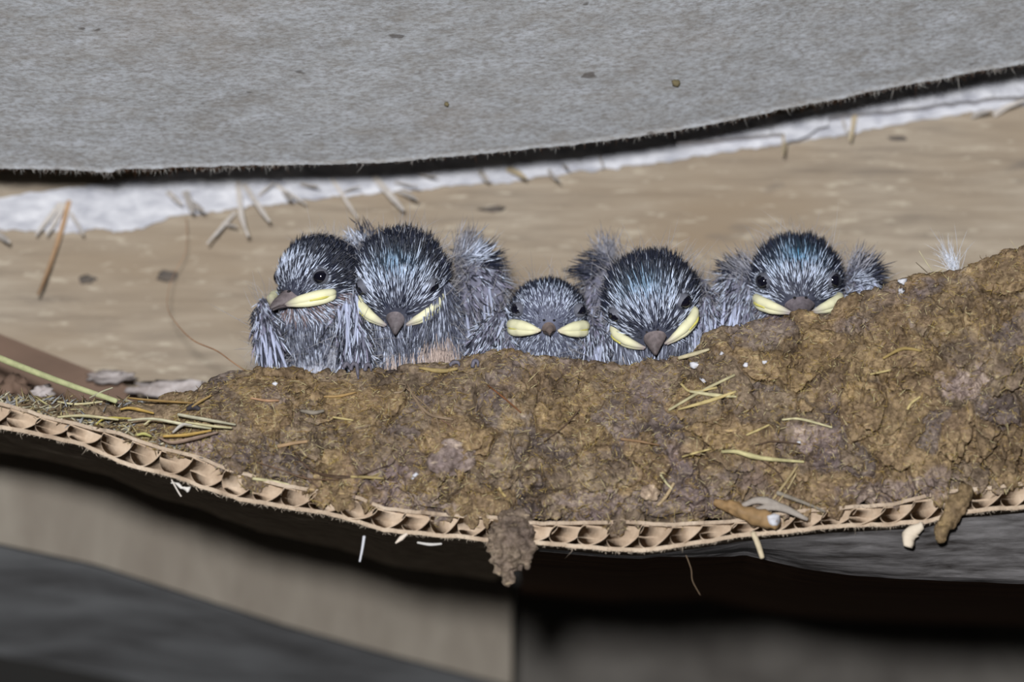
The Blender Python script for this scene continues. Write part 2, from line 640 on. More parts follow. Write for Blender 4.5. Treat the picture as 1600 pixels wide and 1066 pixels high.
# tan plank far under the left half
pxs = np.linspace(-120, 800, 60)
yp = np.interp(pxs, [-120, 0, 350, 800], [90, 96, 120, 160])
LOW = poly([(-200, 815), (0, 850), (150, 882), (300, 930), (450, 978), (600, 1020), (700, 1046), (800, 1072)])
zc = P(pxs, CARD_TOP(pxs), YF)
a = P(pxs, LOW(pxs), yp)
b = a.copy()
b[:, 2] = P(pxs, CARD_TOP(pxs), YF)[:, 2] + 9.0
off = np.array([0, 14.0, 0])
o = link('wooden_plank', section('wooden_plank', [a, b, b + off, a + off], M['under']), M['under'], origin=a.mean(0))
tag(o, 'blurred tan wooden plank sloping under the left half of the cardboard', 'plank')

# grey board whose underside falls away below it
pxs2 = np.linspace(-140, 860, 50)
yp2 = np.interp(pxs2, [-140, 0, 350, 860], [86, 93, 117, 162])
c1 = P(pxs2, np.interp(pxs2, np.linspace(-200, 900, 40), LOW(np.linspace(-200, 900, 40)) + np.where(np.linspace(-200, 900, 40) > 800, 10, 0)), yp2) - np.array([0, 0, 0.4])
c2_ = c1 + np.array([0, 75 * math.cos(math.radians(13)), -75 * math.sin(math.radians(13))])
o = link('grey_board', section('grey_board', [c2_, c1, c1 + np.array([0, 3.0, -0.2]), c2_ + np.array([0, 0, 6.0])], M['grey']), M['grey'], origin=c1.mean(0))
tag(o, 'blurred dark grey weathered board below the tan plank at lower left', 'board')

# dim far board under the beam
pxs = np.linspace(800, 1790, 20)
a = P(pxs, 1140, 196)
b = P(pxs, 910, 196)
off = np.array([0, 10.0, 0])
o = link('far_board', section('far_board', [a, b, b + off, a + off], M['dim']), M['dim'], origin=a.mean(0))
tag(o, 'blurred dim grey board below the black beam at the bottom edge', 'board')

# brown batten behind the grass stem on the left
t0 = [(-60, 498), (0, 522), (60, 546), (130, 574), (180, 594), (214, 612)]
pa = np.array(t0, float)
a = P(pa[:, 0], pa[:, 1], 54)  # flat brown shape with a sloping top edge
b = P(pa[:, 0], np.maximum(pa[:, 1] + 20, CARD_TOP(pa[:, 0]) + 60), 54)
b[:, 2] = np.maximum(b[:, 2], P(pa[:, 0], CARD_TOP(pa[:, 0]), YF)[:, 2] + 0.6 + RISE * 63)
b[:, 2] = np.minimum(b[:, 2], a[:, 2] - 0.2)
off = np.array([0, 7.0, 0])
o = link('brown_slab', section('brown_slab', [b, a, a + off, b + off], M['slab']), M['slab'], origin=b.mean(0))
tag(o, 'brown batten sloping down behind the pale grass stem at left', 'slab')

# ------------------------------------------------------------------ torn white strip on the back board
UPP = poly([(-200, 345), (0, 310), (60, 300), (110, 294), (170, 285), (300, 266), (450, 260), (700, 240), (900, 225), (1050, 205), (1250, 175), (1400, 138), (1600, 100), (1800, 62)])
DWN = poly([(-200, 368), (0, 358), (60, 362), (110, 366), (150, 358), (200, 361), (250, 350), (262, 338), (320, 334), (400, 322), (500, 309), (600, 302), (700, 290), (800, 283),
            (870, 273), (1000, 258), (1100, 243), (1200, 228), (1300, 214), (1400, 194), (1600, 164), (1800, 130)])
base = P(800, 290, YW)
strip = thing('peeling_paint_strip', 'torn strip of white paint with wood splinters along the top of the back board', 'peeling paint', base)


def ribbon(name, lo, hi, px0, px1, y, thick, jam, parent, mat, n=420, nvv=9, seed=0):
    px = np.linspace(px0, px1, n)
    z = np.zeros_like(px)
    j = jam * (fbm(np.stack([px * .06, z, z + seed], -1), 1, 4, seed) + .5 * vn(np.stack([px * .5, z, z + seed], -1)))
    j2 = jam * .6 * fbm(np.stack([px * .06, z, z + seed + 40], -1), 1, 4, seed)
    t = np.linspace(0, 1, nvv)
    lo_, hi_ = lo(px) + j, hi(px) + j2
    hi_ = np.minimum(hi_, lo_ - 1.5)
    G = P(px[:, None].repeat(nvv, 1), lo_[:, None] * (1 - t) + hi_[:, None] * t, y)
    G[..., 1] -= 0.25 * np.abs(fbm(G, 0.25, 3, seed)) * thick
    Bq = G.copy()
    Bq[..., 1] = y + thick
    f = grid_faces(n, nvv)
    m0 = n * nvv
    e = np.arange(n - 1) * nvv
    lo_e = np.stack([e, e + nvv, e + nvv + m0, e + m0], -1)
    me = make_mesh(name, np.vstack([G.reshape(-1, 3), Bq.reshape(-1, 3)]), [np.vstack([f[:, ::-1], lo_e, lo_e[:, ::-1] + nvv - 1])], smooth=False)
    return link(name, me, mat, parent)


ribbon('paint_layer', DWN, UPP, -150, 1760, YW - 0.7, 0.68, 4.0, strip, M['paint'], seed=3)
# raised splintered lip over the crack on the right
ribbon('raised_lip', poly([(1055, 224), (1150, 216), (1240, 206), (1250, 196), (1300, 181), (1350, 176), (1420, 170), (1500, 158), (1600, 150), (1780, 120)]), UPP, 1058, 1760, YW - 4.2, 3.4, 2.2, strip, M['paint'], seed=8, n=220)
ribbon('torn_flap', poly([(1225, 222), (1245, 219), (1262, 212), (1275, 202), (1294, 196)]), poly([(1225, 205), (1294, 170)]), 1226, 1294, YW - 4.6, 0.6, 1.5, strip, M['paint'], seed=12, n=40)
# splinters hanging from the torn edge: (path px, half width px, tint)
SPL = [([(108, 314), (92, 372), (74, 424), (59, 461)], 4.5, 1), ([(94, 318), (72, 346), (56, 367)], 5, 0), ([(101, 318), (86, 346), (73, 367)], 5, 0),
       ([(110, 333), (121, 350), (130, 367)], 3, 0), ([(-8, 362), (4, 371), (14, 378)], 6, 0), ([(372, 284), (377, 336), (388, 369)], 5, 0),
       ([(367, 332), (346, 356), (324, 380)], 3.6, 0), ([(348, 349), (370, 354)], 3.2, 0), ([(381, 288), (400, 316), (421, 346)], 5, 0),
       ([(431, 289), (456, 305), (478, 319)], 3, 0), ([(404, 306), (428, 285)], 2.2, 0), ([(518, 279), (540, 312), (558, 340)], 3.4, 0),
       ([(585, 276), (610, 305), (630, 328)], 6.5, 0), ([(622, 299), (638, 305), (652, 312)], 4, 0), ([(617, 285), (653, 291)], 2, 0),
       ([(536, 301), (550, 295), (564, 291)], 2, 0), ([(794, 264), (808, 270), (822, 278)], 6, 2), ([(750, 268), (763, 284)], 6, 0),
       ([(857, 266), (865, 276), (874, 283)], 3.5, 0), ([(936, 242), (939, 251), (942, 261)], 1.8, 0), ([(1226, 214), (1225, 228), (1223, 242)], 4.2, 2),
       ([(1336, 180), (1332, 200), (1328, 220)], 4.6, 2), ([(1316, 186), (1321, 200), (1326, 215)], 2.2, 0), ([(1519, 182), (1534, 177), (1550, 172)], 4, 0),
       ([(1553, 179), (1575, 166), (1602, 156)], 5, 0), ([(290, 300), (301, 332)], 7, 0), ([(300, 318), (318, 330)], 6, 0), ([(262, 300), (284, 320)], 5, 0),
       ([(655, 272), (672, 276), (684, 275)], 2.5, 0), ([(470, 288), (500, 292)], 3, 0), ([(445, 300), (455, 312)], 6, 0), ([(880, 258), (888, 264)], 3, 0)]
tints = [lin(222, 214, 206), lin(196, 160, 124), lin(222, 204, 170)]
for k, (pts, w, ti) in enumerate(SPL):
    pts = np.array(pts, float)
    yy = np.linspace(YW - 1.3, YW - 6.5 - 4 * rng.random(), len(pts))
    p3 = P(pts[:, 0], pts[:, 1], yy)
    v, f = tube(p3, [w * .125, w * .115, w * .10, w * .05], n=10, sides=6, wide=0.45, side=[0, 1, 0])
    v += 0.05 * rng.normal(size=v.shape)
    c = np.array(tints[ti]) * np.ones((len(v), 3))
    if ti == 1:
        c *= np.linspace(1.1, 0.5, len(v))[:, None]
    link('splinter', MB().add(v, f, c).mesh('splinter', False), M['splinter'], strip)

# knots and stains in the wood are small dark lumps of dirt stuck on the board
for (x, y, w, h, lab) in [(137, 437, 15, 7, 'wide dark grey smudge of dirt on the back board, left'), (263, 431, 17, 10, 'round dark smudge of dirt on the board beside the hanging fibre'),
                          (770, 327, 20, 5, 'thin dark smudge of dirt on the board above the smallest nestling'), (1398, 216, 16, 4, 'grey smudge of dirt on the board under the paint strip at right')]:
    c = P(x, y, YW)
    v = ICV * np.array([w * .13, 0.12, h * .13]) * (1 + .6 * vn(ICV * 2.3 + x)[:, None]) + c
    o = link('dirt_smudge', make_mesh('dirt_smudge', v, ICF), m_plain('dirt', lin(112, 102, 92), 0.9, 0.1, c2=lin(84, 80, 78)), origin=c)
    tag(o, lab, 'dirt')
c = P(1056, 126, 0)
# a crumb stuck on the ceiling board
tt_ = 40.0
for (x, y, s_, lab) in [(1056, 127, 7, 'olive crumb of dirt stuck on the grey ceiling board, right of centre'), (698, 160, 4, 'tiny dark speck on the grey ceiling board above the second nestling')]:
    ed = P(x, EDGE(x), YE)
    lo_t, hi_t = 0.0, 90.0
    for _ in range(30):
        m_ = (lo_t + hi_t) / 2
        if proj(ed + dirn * m_)[1] > y:
            lo_t = m_
        else:
            hi_t = m_
    c = ed + dirn * m_
    c[0] = P(x, y, c[1])[0]
    v = ICV * s_ * .125 * np.array([1, .8, .9]) * (1 + .4 * vn(ICV * 2 + x)[:, None]) + c + nrm * 0.6
    o = link('dirt_crumb', make_mesh('dirt_crumb', v, ICF), m_plain('crumb', lin(120, 110, 84), 0.9, 0.1), origin=c)
    tag(o, lab, 'dirt')

# ------------------------------------------------------------------ corrugated cardboard
cb = P(800, 850, 0)
card = thing('cardboard_sheet', 'sagging sheet of brown corrugated cardboard carrying the mud nest', 'cardboard', cb)
n = 900
pxs = np.linspace(-150, 1750, n)
z0 = np.zeros_like(pxs)
jt = 2.2 * fbm(np.stack([pxs * .02, z0, z0], -1), 1, 4, 2)
jb = 1.8 * fbm(np.stack([pxs * .03, z0, z0 + 9], -1), 1, 4, 5)
Tt = P(pxs, CARD_TOP(pxs) + jt, YF)
Tb = P(pxs, CARD_BOT(pxs) + jb, YF)
yback = np.interp(pxs, [-150, 0, 350, 770, 835, 1750], [52, 54, 68, 100, 30, 30])
yback_t = np.minimum(yback, 60.0)


def sheet(curve, th, yb_, seed, jy):
    nv_ = 16
    t = np.linspace(0, 1, nv_) ** 1.6
    front = YF + jy * fbm(np.stack([pxs * .05, z0, z0 + seed], -1), 1, 4, seed)
    G = np.repeat(curve[:, None], nv_, 1)
    G[..., 1] = front[:, None] * (1 - t) + yb_[:, None] * t
    G[..., 2] += RISE * (G[..., 1] - YF)
    wv = 0.25 * fbm(G, 0.08, 3, seed)
    G[..., 2] += wv * np.minimum(t * 8, 1)
    lo_ = G.copy()
    G[..., 2] += th / 2
    lo_[..., 2] -= th / 2
    f = grid_faces(n, nv_)
    m0 = n * nv_
    e = np.arange(n - 1) * nv_
    q = np.stack([e, e + nv_, e + nv_ + m0, e + m0], -1)
    fr = [f, f[:, ::-1] + m0, q[:, ::-1], q + nv_ - 1]
    return np.vstack([G.reshape(-1, 3), lo_.reshape(-1, 3)]), [np.vstack(fr)]


v, f = sheet(Tt, 0.7, yback_t, 1, 0.8)
link('top_liner', make_mesh('top_liner', v, f, np.full((len(v), 3), (0.95, 0.93, 0.92)), False), M['card'], card)
v, f = sheet(Tb + np.array([0, 0, .4]), 0.8, yback, 2, 0.5)
link('bottom_liner', make_mesh('bottom_liner', v, f, np.full((len(v), 3), (1.0, 0.98, 0.96)), False), M['card'], card)
# the fluted layer between them, crushed over so that it leans
ns, nd = 3600, 14
s = np.linspace(-150, 1750, ns)
pitch = 47.0
ph = 2 * np.pi * s / pitch + 1.1 * fbm(np.stack([s * .01, 0 * s, 0 * s], -1), 1, 3, 31)
dep = np.linspace(0, 26, nd) ** 1.0
lean = 0.33 * pitch * (0.8 + 0.5 * vn(np.stack([s * .011, 0 * s, 0 * s + 4], -1)))
xpx = s + lean * np.sin(ph + 0.9)
amp = 0.5 * np.clip(0.97 + 0.1 * vn(np.stack([s * .02, 0 * s, 0 * s + 8], -1)), 0, 1)
zt_, zb_ = np.interp(xpx, pxs, Tt[:, 2]), np.interp(xpx, pxs, Tb[:, 2])
x3 = np.interp(xpx, pxs, Tt[:, 0])
G = np.empty((ns, nd, 3))
for k in range(nd):
    a_ = amp * (1 - 0.15 * min(dep[k] / 9, 1))
    zz = (zt_ + zb_) / 2 + (zt_ - zb_ - 0.9) * a_ * np.sin(ph) * 1.0
    G[:, k, 0] = x3 + 1.9 * dep[k]
    G[:, k, 1] = YF + 0.3 + dep[k] + 0.9 * vn(np.stack([s * .05, 0 * s + k, 0 * s], -1)) * (k == 0)
    G[:, k, 2] = zz + np.interp(G[:, k, 0], pxs * 0 + Tt[:, 0], (Tt[:, 2] + Tb[:, 2]) / 2) - (zt_ + zb_) / 2
G[..., 2] += RISE * (G[..., 1] - YF)
fl_f = grid_faces(ns, nd)
th_ = 0.22
G2 = G + np.array([0, 0, th_])
m0 = ns * nd
e = np.arange(ns - 1) * nd
q = np.stack([e, e + nd, e + nd + m0, e + m0], -1)
link('fluted_layer', make_mesh('fluted_layer', np.vstack([G.reshape(-1, 3), G2.reshape(-1, 3)]), [np.vstack([fl_f[:, ::-1], fl_f + m0, q])],
                               np.full((2 * m0, 3), (1.10, 1.05, 1.0))), M['card'], card)
# frayed paper along both torn liners
N = 2600
k = rng.integers(0, n, N)
up_ = rng.random(N) < 0.3
oo = np.where(up_[:, None], Tt[k], Tb[k]) + np.stack([rng.uniform(-.15, .15, N), rng.uniform(-.3, .6, N), rng.uniform(-.2, .3, N)], -1)
dd = rng.normal(0, 0.6, (N, 3)) + np.array([0, -0.35, -0.5])
LL = rng.uniform(0.2, 0.6, N) + (rng.random(N) > 0.97) * rng.uniform(0.3, 1.2, N)
cc = np.array(lin(206, 190, 170)) * rng.uniform(0.75, 1.1, (N, 1))
v, f, c = strands(oo, dd, LL, rng.uniform(.03, .08, N), cc, cc, cc, rng.normal(0, .4, (N, 3)), rings=3)
link('frayed_paper', MB().add(v, f, c).mesh('frayed_paper'), M['fibre'], card)
# torn scraps and threads hanging from it
for nm, pts, w, tint in [('paper_scrap', [(1440, 820), (1424, 832), (1416, 852)], [8, 11, 6], lin(214, 200, 180)),
                         ('paper_thread', [(569, 838), (566, 858), (562, 878)], [2.4, 2, 1.4], lin(200, 200, 205)),
                         ('paper_thread', [(652, 848), (672, 851), (690, 850)], [1.5, 2.4, 1.5], lin(200, 196, 190)),
                         ('paper_thread', [(636, 834), (626, 842), (618, 849)], [2, 4, 1], lin(220, 206, 190)),
                         ('paper_scrap', [(270, 752), (284, 762), (294, 768)], [4, 2, 6], lin(220, 214, 206)),
                         ('paper_thread', [(268, 750), (278, 768), (283, 776)], [1.2, 1.2, 1.2], lin(210, 200, 190)),
                         ('loose_hair', [(1072, 868), (1080, 890), (1082, 908), (1094, 930)], [.6, .5, .5, .4], lin(130, 110, 90))]:
    pts = np.array(pts, float)
    v, f = tube(P(pts[:, 0], pts[:, 1], YF - 0.4), np.array(w) * .125, n=14, sides=7, wide=0.6, side=[0, 1, 0])
    if nm == 'paper_scrap':
        v += 0.5 * np.stack([vn(v, .9, 1), vn(v, .9, 2), vn(v, .9, 3)], -1)
    link(nm, MB().add(v, f, tint).mesh(nm), M['fibre'], card)

# ------------------------------------------------------------------ the mud nest
NT_ = poly([(150, 668), (200, 650), (250, 630), (300, 612), (330, 592), (400, 581), (480, 586), (560, 582), (600, 578), (640, 572), (700, 570), (735, 566), (768, 553), (810, 551), (850, 557),
            (900, 566), (940, 573), (985, 573), (1012, 560), (1030, 566), (1060, 560), (1080, 552), (1100, 532), (1130, 514), (1165, 510), (1200, 503), (1240, 490), (1285, 487), (1320, 466), (1370, 456),
            (1400, 442), (1470, 428), (1530, 416), (1580, 396), (1600, 392), (1700, 370), (1800, 350)])
nb = P(900, 800, 5)
nest = thing('swallow_nest', 'mud nest of brown and grey pellets built on the cardboard', 'nest', nb)
npx = 980
px = np.linspace(155, 1740, npx)
nf, nr, ni = 210, 26, 60
yt = NT_(px) + 4 + 14 * np.exp(-((px - 1300) / 32) ** 2)
yb = CARD_TOP(px) + 3 + 5 * fbm(np.stack([px * .03, 0 * px, 0 * px], -1), 1, 4, 77)
yb = np.maximum(yb, yt + 2)
Yr = np.interp(px, [155, 330, 1300, 1450, 1740], [12, 7, 6, 3, -2])
t = np.linspace(0, 1, nf)
bul = np.interp(px, [155, 400, 1400, 1740], [0.3, 3.2, 3.8, 5.0])
Yv = (YF + 1.2) * (1 - t)[None] + Yr[:, None] * t[None] - bul[:, None] * np.sin(np.pi * t)[None] ** 0.8
# the wall is steeper above, rolling in towards the rim
front = P(px[:, None].repeat(nf, 1), yb[:, None] * (1 - t)[None] + yt[:, None] * t[None], Yv)
R = front[:, -1]
cup = np.interp(px, [330, 400, 1330, 1400], [0, 1, 1, 0])
a = np.linspace(0, np.pi, nr + 1)[1:]
rim = R[:, None] + np.stack([0 * a[None] * px[:, None], 2.6 * (1 - np.cos(a))[None] + 0 * px[:, None], 1.3 * np.sin(a)[None] + 0 * px[:, None]], -1)
R2 = rim[:, -1]
ti = np.linspace(0, 1, ni + 1)[1:]
dep = cup[:, None] * 15.0 * np.interp(ti, [0, .35, .5, 1], [0, .85, 1, 1])[None] + (1 - cup)[:, None] * np.interp(px, [155, 330, 1400, 1740], [0, 4, 2, 0])[:, None] * ti[None]
iny = np.interp(ti, [0, .35, .5, 1], [0, .05, .2, 1])[None] * cup[:, None] + ti[None] * (1 - cup)[:, None]
inner = R2[:, None] + np.stack([0 * dep, iny * (YW - 0.6 - R2[:, 1])[:, None], -dep], -1)
NG = np.concatenate([front, rim, inner], 1)
nvv = NG.shape[1]
du, dv = np.gradient(NG, axis=0), np.gradient(NG, axis=1)
NN = norm(np.cross(du, dv))
if NN[npx // 2, nf // 2, 1] > 0:
    NN = -NN
w = NG + 1.6 * np.stack([fbm(NG, .16, 3, 1), fbm(NG, .16, 3, 2), fbm(NG, .16, 3, 3)], -1)
f1, f2, cid = worley(w, 1 / 8.0, 5)
g1, g2, gid = worley(w, 1 / 3.1, 9)
h1, h2, hid = worley(NG + .4 * np.stack([vn(NG, .9, 4), vn(NG, .9, 5), vn(NG, .9, 6)], -1), 1 / 1.15, 15)
disp = 3.0 * (0.62 - f1) + 1.5 * (cid - .5) + 1.4 * (0.55 - g1) + .9 * (gid - .5) + 0.42 * (0.55 - h1) + 0.35 * fbm(NG, 0.9, 4, 21)
crk = np.clip(1.5 - (f2 - f1) / 0.05, 0, 1) * (vn(NG, .11, 33) > -0.2) + 0.6 * np.clip(1.4 - (g2 - g1) / 0.06, 0, 1) * (vn(NG, .14, 35) > 0.05)
disp -= 2.2 * crk
fade = np.ones(nvv)
fade[nf - 14:nf + nr] *= 0.5
fade[nf + nr + 10:] *= 0.3
edge_f = np.clip(np.arange(npx) / 60., 0.15, 1)[:, None]
disp = disp * fade[None] * edge_f
NG = NG + NN * disp[..., None] + np.array([0, 0, -1.1]) * (np.maximum(disp, 0) * (np.arange(nvv) < nf))[..., None]
# colour of the pellets themselves: each lump came from its own puddle
tone = 0.90 + 0.42 * (gid - .5) + .32 * (cid - .5)
tcol = tone[..., None] * np.ones(3)
grey = np.array([1.12, 1.17, 1.42])
ol = np.array([1.06, 1.0, 0.84])
tcol = np.where((cid < 0.22)[..., None] & (gid < .75)[..., None], tcol * grey * 1.0, tcol)
tcol = np.where((cid > 0.62)[..., None], tcol * ol, tcol)
sx, sy = proj(NG.reshape(-1, 3))
sx, sy = sx.reshape(npx, nvv), sy.reshape(npx, nvv)
wob = 1 + .5 * fbm(NG, .35, 3, 51)
for (cx, cy, rx, ry, st) in [(612, 745, 45, 24, 1.0), (640, 790, 60, 22, .9), (890, 580, 26, 20, .8), (1010, 610, 24, 26, .8), (1268, 684, 44, 20, 1.1), (1512, 600, 34, 20, 1.15), (1400, 770, 70, 20, .9),
                             (940, 790, 60, 18, .9), (1055, 715, 14, 22, 1.1), (1330, 510, 30, 14, .6), (1080, 780, 60, 20, .8), (430, 625, 22, 12, .7), (300, 700, 30, 14, 1.2), (1470, 745, 30, 16, .7), (1150, 740, 40, 20, .5)]:
    d = np.sqrt(((sx - cx) / rx) ** 2 + ((sy - cy) / ry) ** 2) * wob
    k = (np.clip((1.15 - d) / .25, 0, 1) * min(st, 1))[..., None]
    tcol = tcol * (1 - k) + np.array([1.22, 1.26, 1.55]) * max(st, .85) * k
for (cx, cy, rx, ry) in [(870, 615, 90, 50), (545, 640, 60, 40), (655, 755, 26, 18), (745, 690, 20, 30), (1120, 700, 60, 40), (1300, 570, 100, 60), (1500, 480, 90, 50)]:
    d = np.sqrt(((sx - cx) / rx) ** 2 + ((sy - cy) / ry) ** 2) * wob
    k = (np.clip((1.1 - d) / .4, 0, 1) * .75)[..., None]
    tcol = tcol * (1 - k) + np.array([1.15, 1.07, .84]) * tone[..., None] * k
f = grid_faces(npx, nvv)
me = make_mesh('mud_wall', NG.reshape(-1, 3), [f], tcol.reshape(-1, 3))
link('mud_wall', me, M['mud'], nest)
# picture position -> depth of the mud surface
DM = np.full((540, 820), 99.0)
Fr = NG[:, :nf + 6]
ix = np.clip((sy[:, :nf + 6] / 2).astype(int), 0, 539).ravel()
iy = np.clip((sx[:, :nf + 6] / 2).astype(int), 0, 819).ravel()
np.minimum.at(DM, (ix, iy), Fr[..., 1].ravel())
for _ in range(6):
    pad = np.pad(DM, 1, constant_values=99.)
    nb_ = np.min([pad[:-2, 1:-1], pad[2:, 1:-1], pad[1:-1, :-2], pad[1:-1, 2:]], 0)
    DM = np.where(DM > 90, nb_, DM)


def mudY(x, y):
    d = DM[np.clip((np.asarray(y) / 2).astype(int), 0, 539), np.clip((np.asarray(x) / 2).astype(int), 0, 819)]
    return np.where(d > 90, 3.0, d)


def on_mud(pts, lift=0.35, n=16):
    pts = np.array(pts, float)
    q = resample(np.column_stack([pts, np.zeros(len(pts))]), n)
    y = mudY(q[:, 0], q[:, 1])
    ys = np.convolve(np.pad(y, 3, mode='edge'), np.ones(7) / 7, 'valid')
    y = np.minimum(ys, y + .2) - lift
    return P(q[:, 0], q[:, 1], y)


# fine chopped straw in the mud
N = 15000
k = rng.integers(30, npx, N), rng.integers(0, nf + 8, N)
oo = NG[k]
nn = NN[k]
d = rng.normal(size=(N, 3))
d = norm(d - (d * nn).sum(1, keepdims=True) * nn) + nn * rng.uniform(-.05, .3, (N, 1))
cols = np.array([lin(190, 168, 112), lin(150, 122, 72), lin(210, 196, 150), lin(112, 88, 56), lin(176, 150, 84)])[rng.integers(0, 5, N)]
LL = rng.uniform(.4, 1.5, N) * (1 + 1.2 * (rng.random(N) > .95))
v, f, c = strands(oo + nn * .04, d, LL, rng.uniform(.04, .09, N), cols, cols, cols, rng.normal(0, .15, (N, 3)), rings=3)
o = link('chopped_straw', MB().add(v, f, c).mesh('chopped_straw'), M['straw'], nest)
o['kind'] = 'stuff'

# straws, rootlets and stems set in the mud: name, path, half widths px, colour
Yel, Pal, Brn, Gry, Drk = lin(204, 184, 128), lin(214, 204, 160), lin(150, 120, 88), lin(150, 140, 126), lin(92, 72, 56)
EMB = [('straw_stem', [(1045, 641), (1095, 612), (1148, 586)], [2.2, 2.6, 2.2], lin(190, 180, 140)), ('straw_stem', [(1060, 640), (1110, 626), (1150, 612)], [1.5, 3.5, 2], Yel),
       ('straw_stem', [(1078, 612), (1120, 618), (1150, 620)], [2, 3.5, 1.5], Pal), ('straw_stem', [(1064, 600), (1080, 612), (1120, 606)], [2, 2.2, 2], Yel),
       ('straw_stem', [(1128, 706), (1150, 706), (1190, 716), (1256, 722)], [2.5, 4.5, 3, 2], lin(200, 190, 140)), ('straw_stem', [(1066, 714), (1090, 707), (1110, 702)], [1.6, 2, 1.6], Yel),
       ('straw_stem', [(1166, 680), (1185, 672), (1202, 664)], [1.8, 2, 1.6], Yel), ('straw_stem', [(1200, 790), (1222, 762), (1246, 728)], [2, 2.6, 2], lin(170, 150, 110)),
       ('straw_stem', [(1214, 788), (1232, 762), (1244, 740)], [1.5, 1.8, 1.5], lin(180, 160, 120)), ('straw_stem', [(1222, 656), (1250, 655), (1300, 668)], [1.5, 2.2, 1.6], Pal),
       ('straw_stem', [(970, 686), (1000, 690), (1030, 696)], [2.4, 2, 1.5], Brn), ('straw_stem', [(1180, 696), (1210, 690), (1250, 694)], [1.3, 1.6, 1.3], Drk),
       ('straw_stem', [(395, 748), (425, 752), (452, 758)], [2.4, 2.6, 2.2], Pal), ('straw_stem', [(434, 698), (456, 693), (480, 690)], [3, 3.2, 2.4], lin(176, 146, 110)),
       ('straw_stem', [(392, 622), (415, 626), (436, 626)], [1.5, 2.2, 1.6], lin(190, 150, 116)), ('straw_stem', [(506, 620), (530, 619), (556, 613)], [1.6, 2.6, 1.4], lin(178, 146, 96)),
       ('straw_stem', [(470, 642), (490, 645), (506, 642)], [2, 4, 2.4], Gry), ('straw_stem', [(520, 652), (540, 655), (552, 657)], [1.5, 2, 1.2], Yel),
       ('straw_stem', [(780, 762), (784, 770), (790, 776)], [2, 2.4, 2], lin(200, 176, 120)), ('straw_stem', [(548, 745), (575, 746), (600, 748)], [2, 2.4, 1.8], lin(180, 160, 110)),
       ('straw_stem', [(655, 575), (690, 580), (715, 576)], [2, 4.2, 2.4], lin(168, 146, 96)), ('straw_stem', [(1032, 742), (1042, 756), (1050, 764)], [2, 2, 1.6], Pal),
       ('straw_stem', [(1028, 790), (1042, 774), (1053, 755)], [2.5, 3, 2.4], lin(190, 166, 130)), ('straw_stem', [(1418, 640), (1424, 630), (1438, 620)], [2, 2.2, 1.8], Yel),
       ('straw_stem', [(1360, 585), (1380, 581), (1392, 578)], [1.5, 2, 1.5], Yel), ('straw_stem', [(1290, 800), (1262, 788), (1214, 770)], [2, 3, 4], Gry),
       ('straw_stem', [(1380, 560), (1410, 545), (1440, 548)], [2, 3, 2], lin(170, 146, 90)), ('straw_stem', [(1060, 560), (1085, 553), (1108, 546)], [3, 4, 2], lin(196, 184, 150)),
       ('rootlet', [(460, 706), (485, 735), (530, 747), (570, 740), (606, 727)], [1.2, 1.3, 1.5, 1.3, 1], Drk), ('rootlet', [(400, 722), (440, 735), (480, 748), (530, 750)], [1, 1.4, 1.6, 1.2], lin(110, 86, 66)),
       ('rootlet', [(472, 742), (485, 752), (498, 762)], [1.2, 1.4, 1], lin(130, 106, 90)), ('rootlet', [(636, 600), (650, 626), (672, 648), (708, 656)], [1.4, 2.2, 2.6, 1.8], lin(150, 128, 104)),
       ('rootlet', [(634, 606), (652, 622), (680, 650), (688, 684)], [1, 1.4, 1.3, .9], lin(150, 128, 104)), ('rootlet', [(650, 628), (668, 655), (672, 672), (684, 692)], [1, 1.3, 1.2, .8], lin(150, 128, 104)),
       ('rootlet', [(616, 614), (628, 612), (634, 602), (622, 600)], [1.4, 1.5, 1.2, 1], lin(160, 140, 116)), ('rootlet', [(690, 656), (702, 664), (708, 672)], [1.2, 1.2, .9], lin(140, 110, 90)),
       ('rootlet', [(762, 602), (790, 624), (814, 645)], [1, 1.4, 1.2], lin(130, 86, 54)), ('rootlet', [(1190, 720), (1215, 738), (1232, 770)], [1.2, 1.3, 1], Drk),
       ('rootlet', [(560, 745), (500, 740), (468, 720)], [1, 1.2, 1], Drk), ('rootlet', [(850, 690), (880, 668), (906, 640)], [1, 1.4, 1], Drk)]
for nm, pts, w, tint in EMB:
    p3 = on_mud(pts, 0.65)
    v, f = tube(p3, np.array(w) * .125, n=16, sides=7)
    c = np.array(tint) * (0.9 + .25 * vn(v, 1.2)[:, None])
    link(nm, MB().add(v, f, c).mesh(nm), M['straw'], nest)
# thick broken plant stem with a white pithy end, low on the right
p3 = P(np.array([1118., 1140, 1175, 1215]), np.array([785., 792, 806, 818]), np.array([-1.5, -2.5, -3.5, -4.2]))
v, f = tube(p3, [.9, 1.3, 1.7, 1.5], n=40, sides=14)
v += .3 * np.stack([vn(v, .8, k) for k in (1, 2, 3)], -1)
st = link('plant_stem', MB().add(v, f, np.array(lin(164, 132, 92)) * (.85 + .3 * vn(v * np.array([.3, 1.5, 1.5]))[:, None])).mesh('plant_stem'), M['straw'], nest)
st['base'] = list(nb)
v = ICV * np.array([1.3, 1.2, 1.2]) * (1 + .5 * vn(ICV * 2.2)[:, None]) + P(1208, 812, -5.0)
link('pith', make_mesh('pith', v, ICF), M['white'], st)
for pts in ([(1160, 790), (1190, 782), (1240, 800)], [(1170, 800), (1215, 792), (1262, 812)]):
    pts = np.array(pts, float)
    v, f = tube(P(pts[:, 0], pts[:, 1], -3.6), [.25, .5, .2], n=12, sides=8, wide=1.8, side=[0, 0, 1])
    link('leaf_sheath', MB().add(v, f, lin(160, 150, 140)).mesh('leaf_sheath'), M['straw'], nest)
pts = np.array([(1176, 832), (1184, 850), (1191, 872)], float)
